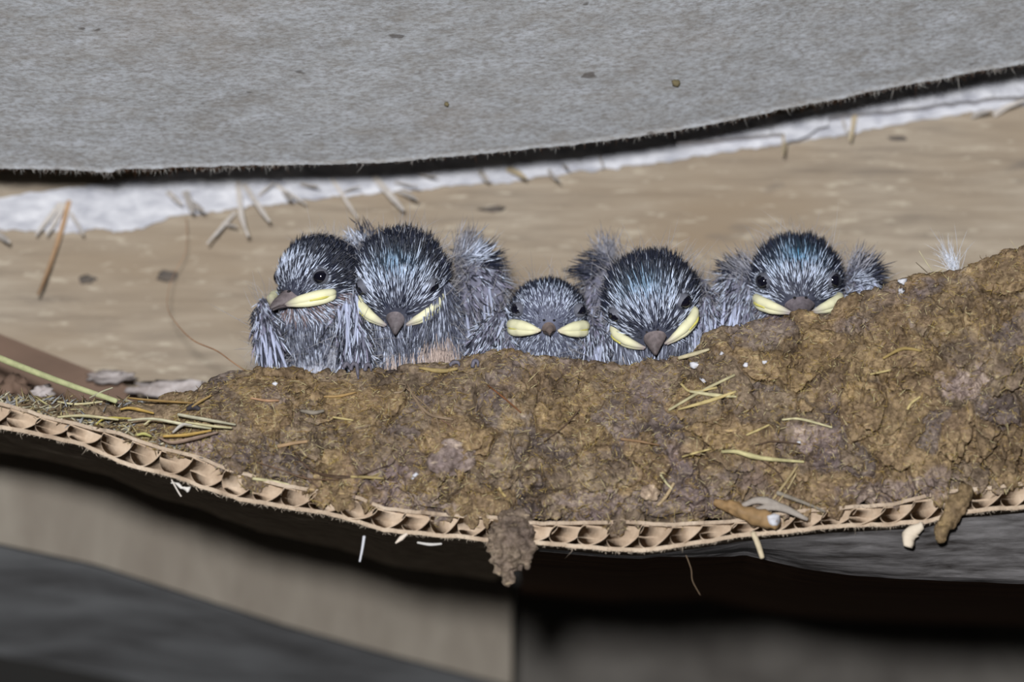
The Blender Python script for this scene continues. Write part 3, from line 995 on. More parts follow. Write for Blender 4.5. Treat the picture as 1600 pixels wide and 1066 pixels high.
v, f = tube(P(pts[:, 0], pts[:, 1], YF - .8), [.55, .6, .5], n=10, sides=6, wide=.5, side=[0, 1, 0])
link('straw_stem', MB().add(v, f, lin(206, 190, 160)).mesh('straw_stem'), M['straw'], nest)


def lumpy(name, prims, seed, tint, mat, parent, amp=.5, voxel=.4):
    V, F, T = blob(prims, voxel, 3)
    Nn = vnormals(V, T)
    a1, a2, ai = worley(V, .75, seed)
    V = V + Nn * (amp * (0.6 - a1) * 1.4 + amp * .6 * fbm(V, .9, 4, seed))[:, None]
    c = np.array(tint) * (0.9 + .3 * (ai - .5))[:, None]
    return link(name, make_mesh(name, V, F, c), mat, parent)


def chain(pts, radii, y, m=10):
    pts = np.array(pts, float)
    y = np.broadcast_to(np.asarray(y, float), (len(pts),))
    p3 = P(pts[:, 0], pts[:, 1], y)
    c = resample(p3, m)
    r = np.interp(np.linspace(0, 1, m), np.linspace(0, 1, len(radii)), radii)
    return [(c[k], (r[k], r[k] * .8, r[k]), None) for k in range(m)]


lumpy('mud_drip', chain([(802, 822), (798, 842), (794, 872), (791, 903)], [3.6, 4.2, 2.8, 1.2], [-.8, -2., -2.5, -2.5]) + chain([(812, 835), (822, 862), (824, 878)], [2.6, 1.8, 1.1], -2.5),
      3, (.98, 1.0, 1.08), M['mud'], nest, .95, .33)
lumpy('mud_drip', chain([(1508, 768), (1492, 795), (1476, 822), (1468, 842)], [1.5, 2.0, 1.7, 1.0], -4.0), 8, (1.1, 1.04, .8), M['mud'], nest, .5, .33)
lumpy('grey_mud_pellet', [(P(708, 714, mudY(708, 714) - .3), (4.6, 1.5, 3.7), None), (P(690, 722, mudY(690, 722) - .2), (3.0, 1.2, 2.6), None)], 21, (1.4, 1.46, 1.8), M['mud'], nest, .3)
lumpy('pale_seed_cluster', [(P(x, y, mudY(1015, 770) - 1.0), (r, r, r), None) for x, y, r in [(1008, 766, .9), (1018, 762, .9), (1025, 770, .8), (1012, 775, .9), (1022, 778, .8), (1005, 773, .7)]],
      5, (1.9, 1.9, 2.0), M['mud'], nest, .15, .25)
for (x, y, r) in [(1098, 596, 1.1), (1410, 440, .9), (1408, 455, .7), (650, 742, .55), (645, 747, .4), (489, 616, .45), (1165, 570, .6), (1128, 552, .5), (430, 600, .5), (1195, 566, .5), (1085, 570, 1.0), (1248, 692, .4)]:
    v = ICV * r * .85 * np.array([1, .4, .8]) * (1 + .9 * vn(ICV * 2.6 + x)[:, None]) + P(x, y, mudY(x, y) - .1)
    link('white_dropping', make_mesh('white_dropping', v, ICF), M['white'], nest)

# ------------------------------------------------------------------ things lying about on the left
def lone(name, pts, Y, w, tint, label, cat, group=None, mat='straw', wide=1.0, n=24):
    pts = np.array(pts, float)
    p3 = P(pts[:, 0], pts[:, 1], np.broadcast_to(np.asarray(Y, float), (len(pts),)))
    v, f = tube(p3, np.array(w) * .125, n=n, sides=8, wide=wide, side=[0, .5, 1])
    o = link(name, MB().add(v, f, np.array(tint) * (.92 + .15 * vn(v, .8)[:, None])).mesh(name), M[mat], origin=p3[-1])
    return tag(o, label, cat, group)


lone('grass_stem', [(-40, 542), (0, 560), (90, 595), (182, 627)], [26, 22, 16, 10], [5.5, 5.5, 5, 4.2], lin(196, 198, 148), 'pale green grass stem leaning in from the left edge', 'grass stem')
lone('long_fibre', [(291, 340), (292, 372), (289, 396), (272, 428), (263, 455), (262, 482), (276, 506), (302, 532), (338, 548), (362, 565), (386, 582)],
     [56, 54, 52, 50, 46, 40, 34, 26, 18, 12, 9], [.55, .55, .55, .55, .6, .8, 1.1, 1.2, 1.2, 1.1, 1.0], lin(196, 156, 124), 'thin brown fibre hanging in a bend from the paint strip to the nest rim', 'fibre', n=60)
SL_ = 'pale dry straw blade lying in the loose heap between cardboard edge and nest, left'
GR_ = 'loose straw blades heaped on the cardboard left of the nest'
for pts, y, w, tint in [([(90, 652), (130, 650), (185, 656)], 4, [2, 3.5, 2], Pal), ([(150, 664), (165, 654), (205, 654)], 5, [1.5, 3, 1.5], lin(190, 176, 90)), ([(200, 657), (240, 655), (290, 664), (330, 670)], 3, [2, 3, 3.5, 2], lin(214, 208, 176)),
                        ([(225, 664), (240, 655), (262, 660)], 3.5, [1.5, 2.5, 1.5], Pal), ([(278, 648), (310, 654), (368, 664)], 3, [3.5, 4, 2], lin(196, 190, 164)), ([(290, 660), (330, 666), (362, 669)], 2, [2, 3, 2], Pal),
                        ([(255, 682), (290, 680), (330, 673)], 2, [2.5, 4, 2], lin(206, 170, 96)), ([(270, 676), (285, 664), (300, 664)], 2.6, [2, 4, 2], lin(206, 200, 190)), ([(214, 680), (225, 678), (236, 682)], 1.5, [2, 3.5, 2], lin(200, 196, 120)),
                        ([(188, 640), (205, 638), (240, 646)], 8, [2, 4, 2], lin(200, 166, 90)), ([(90, 628), (120, 632), (160, 628)], 14, [2, 3, 2], Pal), ([(60, 624), (90, 640), (130, 640)], 12, [2, 3, 2], lin(190, 180, 130)),
                        ([(140, 622), (160, 612), (176, 606)], 16, [1.5, 2, 1.5], lin(180, 176, 150)), ([(300, 636), (312, 628), (330, 618)], 6, [2, 3, 2], lin(168, 140, 90)), ([(200, 622), (240, 626), (300, 630)], 9, [2, 3, 2], lin(160, 130, 80))]:
    lone('straw_blade', pts, y - 4.5, w, tint, SL_, 'straw', GR_, wide=.5)
lone('leaf_scrap', [(248, 684), (268, 692), (300, 686), (340, 676)], [-2.4, -2.8, -2.6, -2.0], [2, 4.5, 4.5, 2], lin(164, 140, 122), 'curled brown leaf scrap at the near side of the loose straw heap', 'leaf', wide=.4)
lone('dark_pebble', [(292, 640), (302, 636), (312, 640)], min(6, float(mudY(302, 638)) - 1.0), [3, 6.5, 4], lin(62, 58, 62), 'small dark lump at the upper right of the loose straw heap', 'lump', wide=.8)
# crumbs between the straws
N = 2600
xs = rng.uniform(-10, 350, N)
top_ = np.interp(xs, [0, 60, 180, 260, 350], [622, 622, 628, 626, 620])
bt = CARD_TOP(xs) - 2
ys_ = top_ + (bt - top_) * rng.random(N) ** .8
pt = P(xs, ys_, np.interp((ys_ - top_) / np.maximum(bt - top_, 1), [0, 1], [20, 0]))
d = rng.normal(size=(N, 3)) * np.array([1.4, 1, .5])
cols = np.array([lin(176, 160, 116), lin(120, 104, 80), lin(196, 188, 160), lin(110, 90, 66), lin(150, 150, 150)])[rng.integers(0, 5, N)]
v, f, c = strands(pt, d, rng.uniform(.8, 3.2, N), rng.uniform(.1, .35, N), cols, cols, cols, rng.normal(0, .2, (N, 3)), rings=3)
o = link('plant_litter', MB().add(v, f, c).mesh('plant_litter'), M['straw'], origin=P(150, 650, 5))
tag(o, 'crumbled plant litter spread on the cardboard left of the nest', 'litter', kind='stuff')
V, F, T = blob([(P(x, y, 13), (rx, 9, rz), None) for x, y, rx, rz in [(-10, 648, 9, 2.5), (40, 650, 9, 2.6), (100, 660, 9, 3.2), (160, 668, 8, 4.0), (220, 672, 8, 4.6), (280, 676, 8, 6), (330, 676, 6, 7)]], .6, 3)
V = V + vnormals(V, T) * (.6 * fbm(V, .4, 4, 8))[:, None]
o = link('crumbled_mud', make_mesh('crumbled_mud', V, F, np.full((len(V), 3), (1.05, 1.02, .95))), M['mud'], origin=P(150, 660, 13))
tag(o, 'low bank of crumbled mud and chaff under the loose straw, left of nest', 'mud', kind='stuff')
for (x, y, rx, rz, yy, lab) in [(268, 607, 6.5, 1.8, 44, 'pale lump of droppings behind the left end of the nest'), (172, 588, 4.5, 1.2, 50, 'thin pale flake lying on top of the brown batten'),
                                (66, 612, 2.2, 1.2, 30, 'small white lump behind the litter near the left edge'), (26, 606, 2.6, 2.2, 34, 'dim brown lump behind the cardboard at the left edge')]:
    c = P(x, y, yy)
    v = IV * np.array([rx, 2, rz]) * (1 + .5 * vn(IV * 1.4 + x)[:, None] + .5 * vn(IV * 3.4 + x)[:, None]) + c
    o = link('pale_lump', make_mesh('pale_lump', v, IF), M['chalk'] if 'dim' not in lab else M['slab'], origin=c)
    tag(o, lab, 'lump')
# fluffy white feather and two fine stalks behind the rim at right
c = P(1492, 420, 16)
N = 70
ang = rng.normal(0, .34, N) + .35
d = np.stack([-np.sin(ang), rng.normal(0, .2, N), np.cos(ang)], -1)
v, f, cc = strands(np.repeat(c[None], N, 0) + rng.normal(0, .5, (N, 3)), d, rng.uniform(3, 7, N), .05, lin(226, 230, 240), lin(226, 230, 240), lin(226, 230, 240), rng.normal(0, .2, (N, 3)), rings=5)
o = link('down_feather', MB().add(v, f, cc).mesh('down_feather'), M['down'], origin=c)
tag(o, 'wispy white down feather standing behind the nest rim at right', 'feather')
lone('fine_stalk', [(1457, 424), (1446, 408), (1436, 392)], 12, [.8, .8, .6], lin(206, 196, 160), 'fine pale stalk leaning left of the white down feather, the longer', 'stalk')
lone('fine_stalk', [(1449, 426), (1440, 418), (1431, 410)], 12, [.7, .7, .5], lin(110, 96, 76), 'short fine dark stalk just left of the pale one by the down feather', 'stalk')

# ------------------------------------------------------------------ the nestlings
BASIS = np.stack([RT, -FWD, UP], 1)                        # columns: right, towards the lens, up


def rot(axis, a):
    c, s_ = math.cos(a), math.sin(a)
    if axis == 'u':
        return np.array([[c, s_, 0], [-s_, c, 0], [0, 0, 1]])
    if axis == 'r':                                        # pitch down
        return np.array([[1, 0, 0], [0, c, s_], [0, -s_, c]])
    return np.array([[c, 0, -s_], [0, 1, 0], [s_, 0, c]])  # roll: right side up


SKIN = np.array((0.050, 0.054, 0.078))
WHITE = np.array((0.72, 0.79, 0.96))
LILAC = np.array((0.38, 0.41, 0.54))
BLUE = np.array((0.16, 0.33, 0.50))
INK = np.array((0.010, 0.012, 0.022))
CREAM = np.array(lin(240, 236, 196))
BUFF = np.array((0.62, 0.50, 0.44))


def jit(c, N, a=.25):
    return np.asarray(c) * rng.uniform(1 - a, 1 + a, (N, 1))


def nestling(cfg):
    k = cfg['k']
    Rm = BASIS @ rot('u', math.radians(cfg['yaw'])) @ rot('r', math.radians(cfg['pitch'])) @ rot('f', math.radians(cfg['roll']))
    HC = P(cfg['gape'][0], cfg['gape'][1], cfg['Y']) - Rm @ (np.array([0, 2.8, -3.3]) * k)
    L2W = lambda p: HC + (np.asarray(p, float) * k) @ Rm.T
    W2L = lambda p: ((p - HC) @ Rm) / k
    tx, ty, tz = cfg['torso']
    TC = HC + np.array([tx, ty, tz])
    tr = np.array(cfg['tr'])
    root = thing('nestling', cfg['label'], 'nestling', TC - np.array([0, 0, tr[2]]), 'swallow nestlings in the nest')
    # ---- one continuous body: skull, brow, cheeks, chin, neck, breast, belly
    hp = [((0, 0, 0), (8.1, 8.6, 7.5)), ((0, 4.6, -1.8), (5.2, 4.4, 3.8)), ((4.4, 1.6, -3.2), (4.0, 4.6, 3.8)), ((-4.4, 1.6, -3.2), (4.0, 4.6, 3.8)), ((0, 2.6, -4.8), (5.6, 5.6, 3.2))]
    pr = [(L2W(c), np.array(r) * k, Rm) for c, r in hp]
    for t in (.2, .4, .6, .8):
        pr.append((HC * (1 - t) + TC * t + np.array([0, -2.0 * math.sin(math.pi * t), 0]), np.array([8.6, 9.0, 8.6]) * k * (1 + .1 * t), None))
    pr.append((TC, tr, None))
    pr.append((TC + np.array([0, 4, -2.]), tr * np.array([.95, 1.0, .9]), None))
    V, F, T = blob(pr, .5, 6)
    V = V + vnormals(V, T) * (.12 * fbm(V, .5, 3, 5))[:, None]
    link('body', make_mesh('body', V, F, np.full((len(V), 3), SKIN * cfg.get('skin', 1.3))), M['skin'], root)
    # ---- plumage: pin feathers over the head and body
    p, nrm_ = scatter(V, T, 8.5)
    q = W2L(p)
    head = np.linalg.norm((q - np.array([0, .5, -1])) / np.array([9.2, 10, 9.6]), axis=1) < 1.0
    bill = np.array([0, 11.0, -4.2])
    bd = norm(np.array([0, .93, -.36]))
    eyeL = [np.array([s_ * 7.0, 4.6, 0.7]) for s_ in (-1, 1)]
    ql = norm(q - np.array([0, 0, -1.0]))
    ang = np.degrees(np.arccos(np.clip(ql @ bd, -1, 1)))
    away = norm(q - (bill - np.array([0, 3., 0])))
    tw = away @ Rm.T
    tan_ = norm(tw - (tw * nrm_).sum(1, keepdims=True) * nrm_)
    keep = np.ones(len(p), bool)
    for e in eyeL:
        keep &= np.linalg.norm(q - e, axis=1) > 1.9
    # bare horn: bill and gape
    keep &= ~((q[:, 1] > 7.4) & (np.abs(q[:, 0]) < 3.4 * cfg.get('bs', 1) * np.clip((13.5 - q[:, 1]) / 7, 0, 1)) & (q[:, 2] < -1.6) & (q[:, 2] > -5.0))
    gl = np.array([[8.2, 3.1, -3.4], [7.7, 5.5, -3.6], [6.0, 7.9, -3.85], [3.9, 9.9, -4.1]])
    for g in resample(gl, 9):
        keep &= np.linalg.norm(np.abs(q) * np.array([1, 0, 0]) + q * np.array([0, 1, 1]) - g, axis=1) > 1.15
    up = q[:, 2] > -3.4
    # head quills above the gape
    m = MB()
    hk = np.where(head & up & keep)[0]
    a_ = ang[hk] + rng.normal(0, 5, len(hk))
    crown = np.clip((a_ - cfg['crown'] + 12) / 26, 0, 1)
    lore = np.clip((a_ - 20) / 26, 0, 1)
    side = np.clip((np.abs(q[hk, 0]) - 5) / 3, 0, 1)
    pw = rng.random(len(hk))
    white = pw < (0.68 - .64 * crown) * (0.5 + .5 * lore)
    mid = np.where(white[:, None], jit(WHITE, len(hk), .3) * (0.55 + .45 * lore[:, None]), jit(INK * 2.2, len(hk), .5))
    bl = np.exp(-((a_ - cfg['crown'] + 4) / 17) ** 2)[:, None] * .8 * np.clip(1 - np.abs(q[hk, 0:1]) / 7, 0, 1) * cfg['blue']
    mid = mid * (1 - bl) + np.where(white[:, None], BLUE * 1.3, BLUE * .22) * bl
    tipc = np.where(white[:, None], mid * .35, INK * 1.2)
    Lq = k * cfg['ql'] * .74 * (0.6 + 0.9 * lore) * rng.uniform(.7, 1.25, len(hk)) * (1 + .15 * crown)
    Lq = Lq * (1 + .4 * crown * np.clip(vn(p[hk], .55, 71) + vn(p[hk], 1.3, 72) * .7, 0, 1))
    d = tan_[hk] * (0.95 - .25 * crown)[:, None] + nrm_[hk] * (0.24 + .5 * crown)[:, None] + rng.normal(0, .11, (len(hk), 3))
    tipq = W2L(p[hk] + norm(d) * Lq[:, None])
    okq = np.ones(len(hk), bool)
    for e in eyeL:
        okq &= np.linalg.norm(tipq - e - np.array([0, .4, 0]), axis=1) > 1.75
    for g in resample(gl, 9):
        okq &= np.linalg.norm(np.abs(tipq) * np.array([1, 0, 0]) + tipq * np.array([0, 1, 1]) - g, axis=1) > 1.3
    d[~okq] = d[~okq] * .3 - nrm_[hk][~okq]                # these lie under the lid or lip
    m.add(*strands(p[hk] - nrm_[hk] * .1, d, Lq, k * np.where(white, .095, .11) * cfg['qr'] * rng.uniform(.8, 1.2, len(hk)), INK * 2 + 0 * mid, mid, tipc, tan_[hk] * .15, rings=4))
    # throat, breast, belly
    bk = np.where((~(head & up)) & keep & (nrm_[:, 1] < .55))[0]
    hb = np.clip((p[bk, 2] - (TC[2] - .2 * tr[2])) / (HC[2] - 4 - TC[2] + .2 * tr[2]), 0, 1)   # 1 at throat, 0 at belly
    thr = head[bk]
    dn = np.array([0, -.15, -1.0])
    d2 = dn - (nrm_[bk] @ dn)[:, None] * nrm_[bk]
    d2 = norm(d2 + np.where(thr[:, None], tan_[bk] * 1.6, 0)) + nrm_[bk] * .33 + rng.normal(0, .14, (len(bk), 3))
    spot = vn(p[bk], .13, 44 + cfg['seed'])
    pw = rng.random(len(bk))
    cm = np.where((pw < np.where(thr, .42, .16))[:, None], jit(WHITE * .9, len(bk)), jit(SKIN * 1.6, len(bk), .5))
    cm = np.where(((~thr) & (pw > .6))[:, None], jit(LILAC * .6, len(bk), .4), cm)
    cm = np.where((thr & (pw > .55))[:, None], jit(cfg['throat'], len(bk)), cm)
    bs = np.zeros(len(bk))
    for (bx, by, br, st) in cfg['belly']:
        sx_, sy_ = proj(p[bk])
        bs = np.maximum(bs, st * np.clip(1.3 - np.hypot((sx_ - bx) / br[0], (sy_ - by) / br[1]) + .35 * spot, 0, 1))
    isb = rng.random(len(bk)) < bs * 1.2
    cm = np.where(isb[:, None], jit(cfg['bellyc'], len(bk), .12), cm)
    tipb = W2L(p[bk] + norm(d2) * 2.2 * k)
    okb = np.ones(len(bk), bool)
    for g in resample(gl, 9):
        okb &= np.linalg.norm(np.abs(tipb) * np.array([1, 0, 0]) + tipb * np.array([0, 1, 1]) - g, axis=1) > 1.5
    d2[~okb] = d2[~okb] * .3 - nrm_[bk][~okb]
    Lb = k * np.where(thr, 2.0, 2.8) * rng.uniform(.7, 1.3, len(bk)) * np.where(isb, 1.4, 1) * cfg['tl']
    m.add(*strands(p[bk], d2, Lb, k * np.where(isb, .09, .12) * rng.uniform(.8, 1.2, len(bk)), np.where(isb[:, None], cm * .7, SKIN), cm, np.where(isb[:, None], cm, cm * .5), dn * .15 + 0 * d2, rings=4))
    link('plumage', m.mesh('plumage'), M['quill'], root)
    # ---- eyes with lids
    for s_, e in zip((-1, 1), eyeL):
        ec = L2W(e)
        out = norm(np.array([s_ * .62, .78, .06]))
        r = 1.6 * k
        v, f = IV * r + ec, IF
        eo = link('eye', make_mesh('eye', v, f), M['eye'], root)
        eo['base'] = root['base']
        # lid: a slightly larger shell open along a slit
        lu = norm(np.array([-s_ * cfg['slant'], .1, 1.0]))
        lu = norm(lu - out * (lu @ out))
        lr = np.cross(out, lu)
        g = [IV @ out, IV @ lu, IV @ lr]
        open_ = (g[0] > .1) & ((g[1] / cfg['lid']) ** 2 + (g[2] / .92) ** 2 < 1.0)
        kp = ~open_[IF].all(1)
        lv = IV * 1.07 * r
        lv = lv @ Rm.T + ec
        # thickness by a second inner shell
        fk = IF[kp]
        link('eyelid', make_mesh('eyelid', lv, [fk], np.full((len(lv), 3), (.15, .155, .19))), M['skin'], root)
        # bristly brow above the eye
        N = 60
        th = rng.uniform(0, 2 * np.pi, N)
        bo = e + (np.cos(th)[:, None] * lr * 1.7 + np.sin(th)[:, None] * lu * 1.5) + out * .25
        bdv = norm(np.cos(th)[:, None] * lr + np.sin(th)[:, None] * lu + out * .3)
        bdv = bdv + np.array([0, -.6, .2])
        v, f, c = strands(L2W(bo), bdv @ Rm.T, k * .9, k * .09, INK, jit(WHITE * .5, N, .6), INK, rings=3)
        link('eye_bristles', MB().add(v, f, c).mesh('eye_bristles'), M['quill'], root)
    # ---- bill
    nS, nA = 22, 15
    s = np.linspace(0, 1, nS)
    wv = 3.5 * cfg.get('bs', 1) * (1 - s) ** 0.85 + .22
    ff = 6.0 + 7.6 * s
    cul = -0.4 - 1.6 * (1 - cfg.get('bs', 1)) - 3.3 * s ** 1.15 - .9 * np.clip(s - .8, 0, 1) * 5 * .6
    bt_ = -4.0 - .5 * s - .5 * np.clip(s - .8, 0, 1) * 5 * .6
    a = np.linspace(-np.pi / 2, np.pi / 2, nA)
    G = np.stack([wv[:, None] * np.sin(a)[None], np.repeat(ff[:, None], nA, 1), bt_[:, None] + (cul - bt_)[:, None] * np.cos(a)[None] ** .85], -1)
    low = np.stack([wv[:, None] * np.linspace(1, -1, nA)[None], np.repeat(ff[:, None], nA, 1), np.repeat(bt_[:, None] - .05, nA, 1)], -1)[:, 1:-1]
    G = np.concatenate([G, low], 1)
    v = L2W(G.reshape(-1, 3))
    colr = np.array(cfg['billc']) * (1.6 - 1.0 * np.repeat(s ** 1.2, G.shape[1]))[:, None]
    F_ = [grid_faces(nS, G.shape[1], True)]
    tipi = len(v)
    v = np.vstack([v, L2W([0, 13.75, -5.05])])
    kk = np.arange(G.shape[1])
    F_.append(np.stack([np.full(len(kk), tipi), (nS - 1) * G.shape[1] + kk, (nS - 1) * G.shape[1] + (kk + 1) % len(kk)], -1))
    ub = link('upper_bill', make_mesh('upper_bill', v, F_, np.vstack([colr, [.03, .025, .03]])), M['beak'], root)
    ub['base'] = root['base']
    for s_ in (-1, 1):
        v = ICV * np.array([.32, .6, .28]) * k @ Rm.T + L2W([s_ * 1.15, 9.0, -1.75])
        link('nostril', make_mesh('nostril', v, ICF, np.full((len(v), 3), (.02, .018, .02))), M['beak'], ub)
    G2 = np.stack([.84 * wv[:, None] * np.sin(a)[None], np.repeat((6 + 7.0 * s)[:, None], nA, 1), (bt_ - .15)[:, None] - (1.25 * (1 - s * .7))[:, None] * np.cos(a)[None]], -1)
    v = L2W(G2.reshape(-1, 3))
    v = np.vstack([v, L2W([0, 13.1, -4.75])])
    tipi = len(v) - 1
    kk = np.arange(nA)
    link('lower_bill', make_mesh('lower_bill', v, [grid_faces(nS, nA, True)[:, ::-1], np.stack([np.full(nA, tipi), (nS - 1) * nA + (kk + 1) % nA, (nS - 1) * nA + kk], -1)],
                                 np.full((len(v), 3), np.array(cfg['billc']) * .7)), M['beak'], root)
    # swollen cream gape flanges: upper and lower lip meeting at the corner
    fs = cfg['flange']
    for s_ in (-1, 1):
        m = MB()
        for (du_, r0, lo_) in ((.62, 1.0, 0), (-.55, .82, 1)):
            path = np.array([[7.3, 1.7, -3.3 + du_ * .2], [8.4, 3.3, -3.4 + du_ * .75 * fs], [8.0, 5.7, -3.6 + du_ * fs], [6.3, 8.1, -3.85 + du_ * fs * .9], [4.2, 9.9, -4.1 + du_ * .6 * fs], [2.0 if not lo_ else 2.4, 11.2, -4.35 + du_ * .2]])
            path = path * np.array([s_, 1, 1])
            rad = np.array([.4, .95, 1.12, 1.1, .8, .25]) * r0 * fs * k
            v, f = tube(L2W(path), rad, n=34, sides=14, wide=1.0)
            v += .05 * np.stack([vn(v, .9, j) for j in (1, 2, 3)], -1)
            sp = np.clip(np.repeat(np.linspace(0, 1, 34), 14), 0, 1)
            sp = np.concatenate([sp, [0, 1]])
            fb = np.clip((sp - cfg.get('inner', .74)) / .26, 0, 1)[:, None]
            c = CREAM * (1 - fb) + np.array(cfg['billc']) * 1.4 * fb
            m.add(v, f, c)
        # yellow mouth line between the lips
        path = np.array([[8.5, 3.4, -3.40], [8.6, 5.9, -3.62], [7.0, 8.2, -3.86]]) * np.array([s_ * 1.03, 1.03, 1])
        v, f = tube(L2W(path), np.array([.16, .30, .2]) * k, n=12, sides=6)
        m.add(v, f, np.array(lin(214, 206, 110)))
        link('gape_flange', m.mesh('gape_flange'), M['flange'], root)
    # ---- wings
    dsurf = [(V, T)]
    for wg in cfg['wings']:
        pts = np.array(wg['path'], float)
        p3 = P(pts[:, 0], pts[:, 1], np.array(wg['Y'], float))
        c = resample(p3, 12)
        rr = np.interp(np.linspace(0, 1, 12), np.linspace(0, 1, len(wg['w'])), np.array(wg['w'], float) * .125)
        WV, WF, WT = blob([(c[j], (rr[j], rr[j] * .62, rr[j]), None) for j in range(12)], .42, 5)
        WN = vnormals(WV, WT)
        WV = WV + WN * (.25 * fbm(WV * np.array([1.6, 1, .5]), .5, 3, 6))[:, None]
        wcol = np.array([.17, .17, .225]) * (1 + .5 * vn(WV * np.array([1, 1, .25]), .9, 3))[:, None]
        wo = link('wing', make_mesh('wing', WV, WF, wcol), M['skin'], root)
        wo['base'] = root['base']
        dsurf.append((WV, WT))
        wp, wn = scatter(WV, WT, wg.get('dens', 2.6))
        along = norm(p3[-1] - p3[0])
        # nearest path parameter
        dd_ = np.linalg.norm(wp[:, None] - c[None], axis=2)
        u = dd_.argmin(1) / 11.0
        fan = np.array(wg.get('fan', (0, 0, 0)), float)
        d = along[None] - (wn @ along)[:, None] * wn
        d = norm(d) + wn * .28 + fan * (1 - u)[:, None] + rng.normal(0, .13, (len(wp), 3))
        pw = rng.random(len(wp))
        wt = pw < wg.get('white', .45)
        cm = np.where(wt[:, None], jit(WHITE * .85, len(wp)), jit(np.array([.055, .058, .08]), len(wp), .5))
        cm = np.where((pw > .86)[:, None], jit(LILAC * np.array([1.05, .92, .95]), len(wp)), cm)
        Lw = rng.uniform(1.6, 3.4, len(wp)) * (1 + wg.get('long', .4) * (rng.random(len(wp)) > .8)) * k
        m = MB().add(*strands(wp, d, Lw, rng.uniform(.10, .19, len(wp)), SKIN * 1.2, cm, np.where(wt[:, None], cm * .5, INK), rings=4))
        # sheathed flight feathers lying in a row down the wing
        nl = wg.get('rows', 12)
        if nl:
            uu = rng.uniform(0, .75, nl)
            ci = (uu * 11).astype(int)
            lo3 = c[ci] + np.stack([rng.uniform(-.8, .8, nl) * rr[ci], -rr[ci] * .62, rng.uniform(-.5, .5, nl)], -1)
            m.add(*strands(lo3, along + rng.normal(0, .10, (nl, 3)) + np.array([0, -.06, 0]), rng.uniform(5, 10, nl), rng.uniform(.24, .4, nl), LILAC, jit(LILAC * 1.25, nl), WHITE * .8, rings=5, sides=5))
        # tuft of loose barbs at the shoulder
        for (tx_, ty_, tY, dx, dz, sp, nt, ln, cl) in wg.get('tuft', []):
            o3 = P(tx_, ty_, tY) + rng.normal(0, 1.0, (nt, 3)) * np.array([1, .7, 1])
            d = np.array([dx, -.12, dz]) + rng.normal(0, sp, (nt, 3))
            cl_ = {'g': np.array([.34, .34, .39]), 'd': INK * 2.5, 'w': WHITE * .8}[cl]
            m.add(*strands(o3, d, rng.uniform(.6, 1.1, nt) * ln, .14 if cl != 'g' else .09, SKIN * 2, jit(cl_, nt, .4), cl_ * .35, rings=4))
        link('wing_feathers', m.mesh('wing_feathers'), M['quill'], wo)
    # ---- long pale down standing off back, shoulders and nape
    m = MB()
    for (DV, DT) in dsurf:
        dp, dnn = scatter(DV, DT, cfg['down'] * 2.4)
        sx_, sy_ = proj(dp)
        lq = W2L(dp)
        face = (np.linalg.norm((lq - np.array([0, .5, -1])) / np.array([9.2, 10, 9.6]), axis=1) < 1.05) & (lq[:, 1] > -1.0)
        ok = (~face) & (dnn[:, 2] > -.25) & (dnn[:, 1] > -.9) & (rng.random(len(dp)) < np.where(dnn[:, 1] > -.1, 1, .35))
        dp, dnn = dp[ok], dnn[ok]
        N = len(dp)
        g = jit(np.array([.40, .385, .40]), N, .3)
        m.add(*strands(dp, dnn + rng.normal(0, .45, (N, 3)) + np.array([0, 0, .35]), rng.uniform(2.0, 6.2, N), rng.uniform(.032, .055, N), g, g, g, rng.normal(0, .35, (N, 3)), rings=5))
    link('down', m.mesh('down'), M['down'], root)
    # ---- toes hooked over the rim
    for pts in cfg.get('toes', []):
        pts = np.array(pts, float)
        y = mudY(pts[:, 0], np.maximum(pts[:, 1], NT_(pts[:, 0]) + 3)) - .7
        v, f = tube(P(pts[:, 0], pts[:, 1], y), [.42, .42, .36, .16], n=18, sides=8)
        cc = np.array((.16, .15, .19)) * np.ones((len(v), 3))
        link('claw', MB().add(v, f, cc).mesh('claw'), M['beak'], root)
    return root


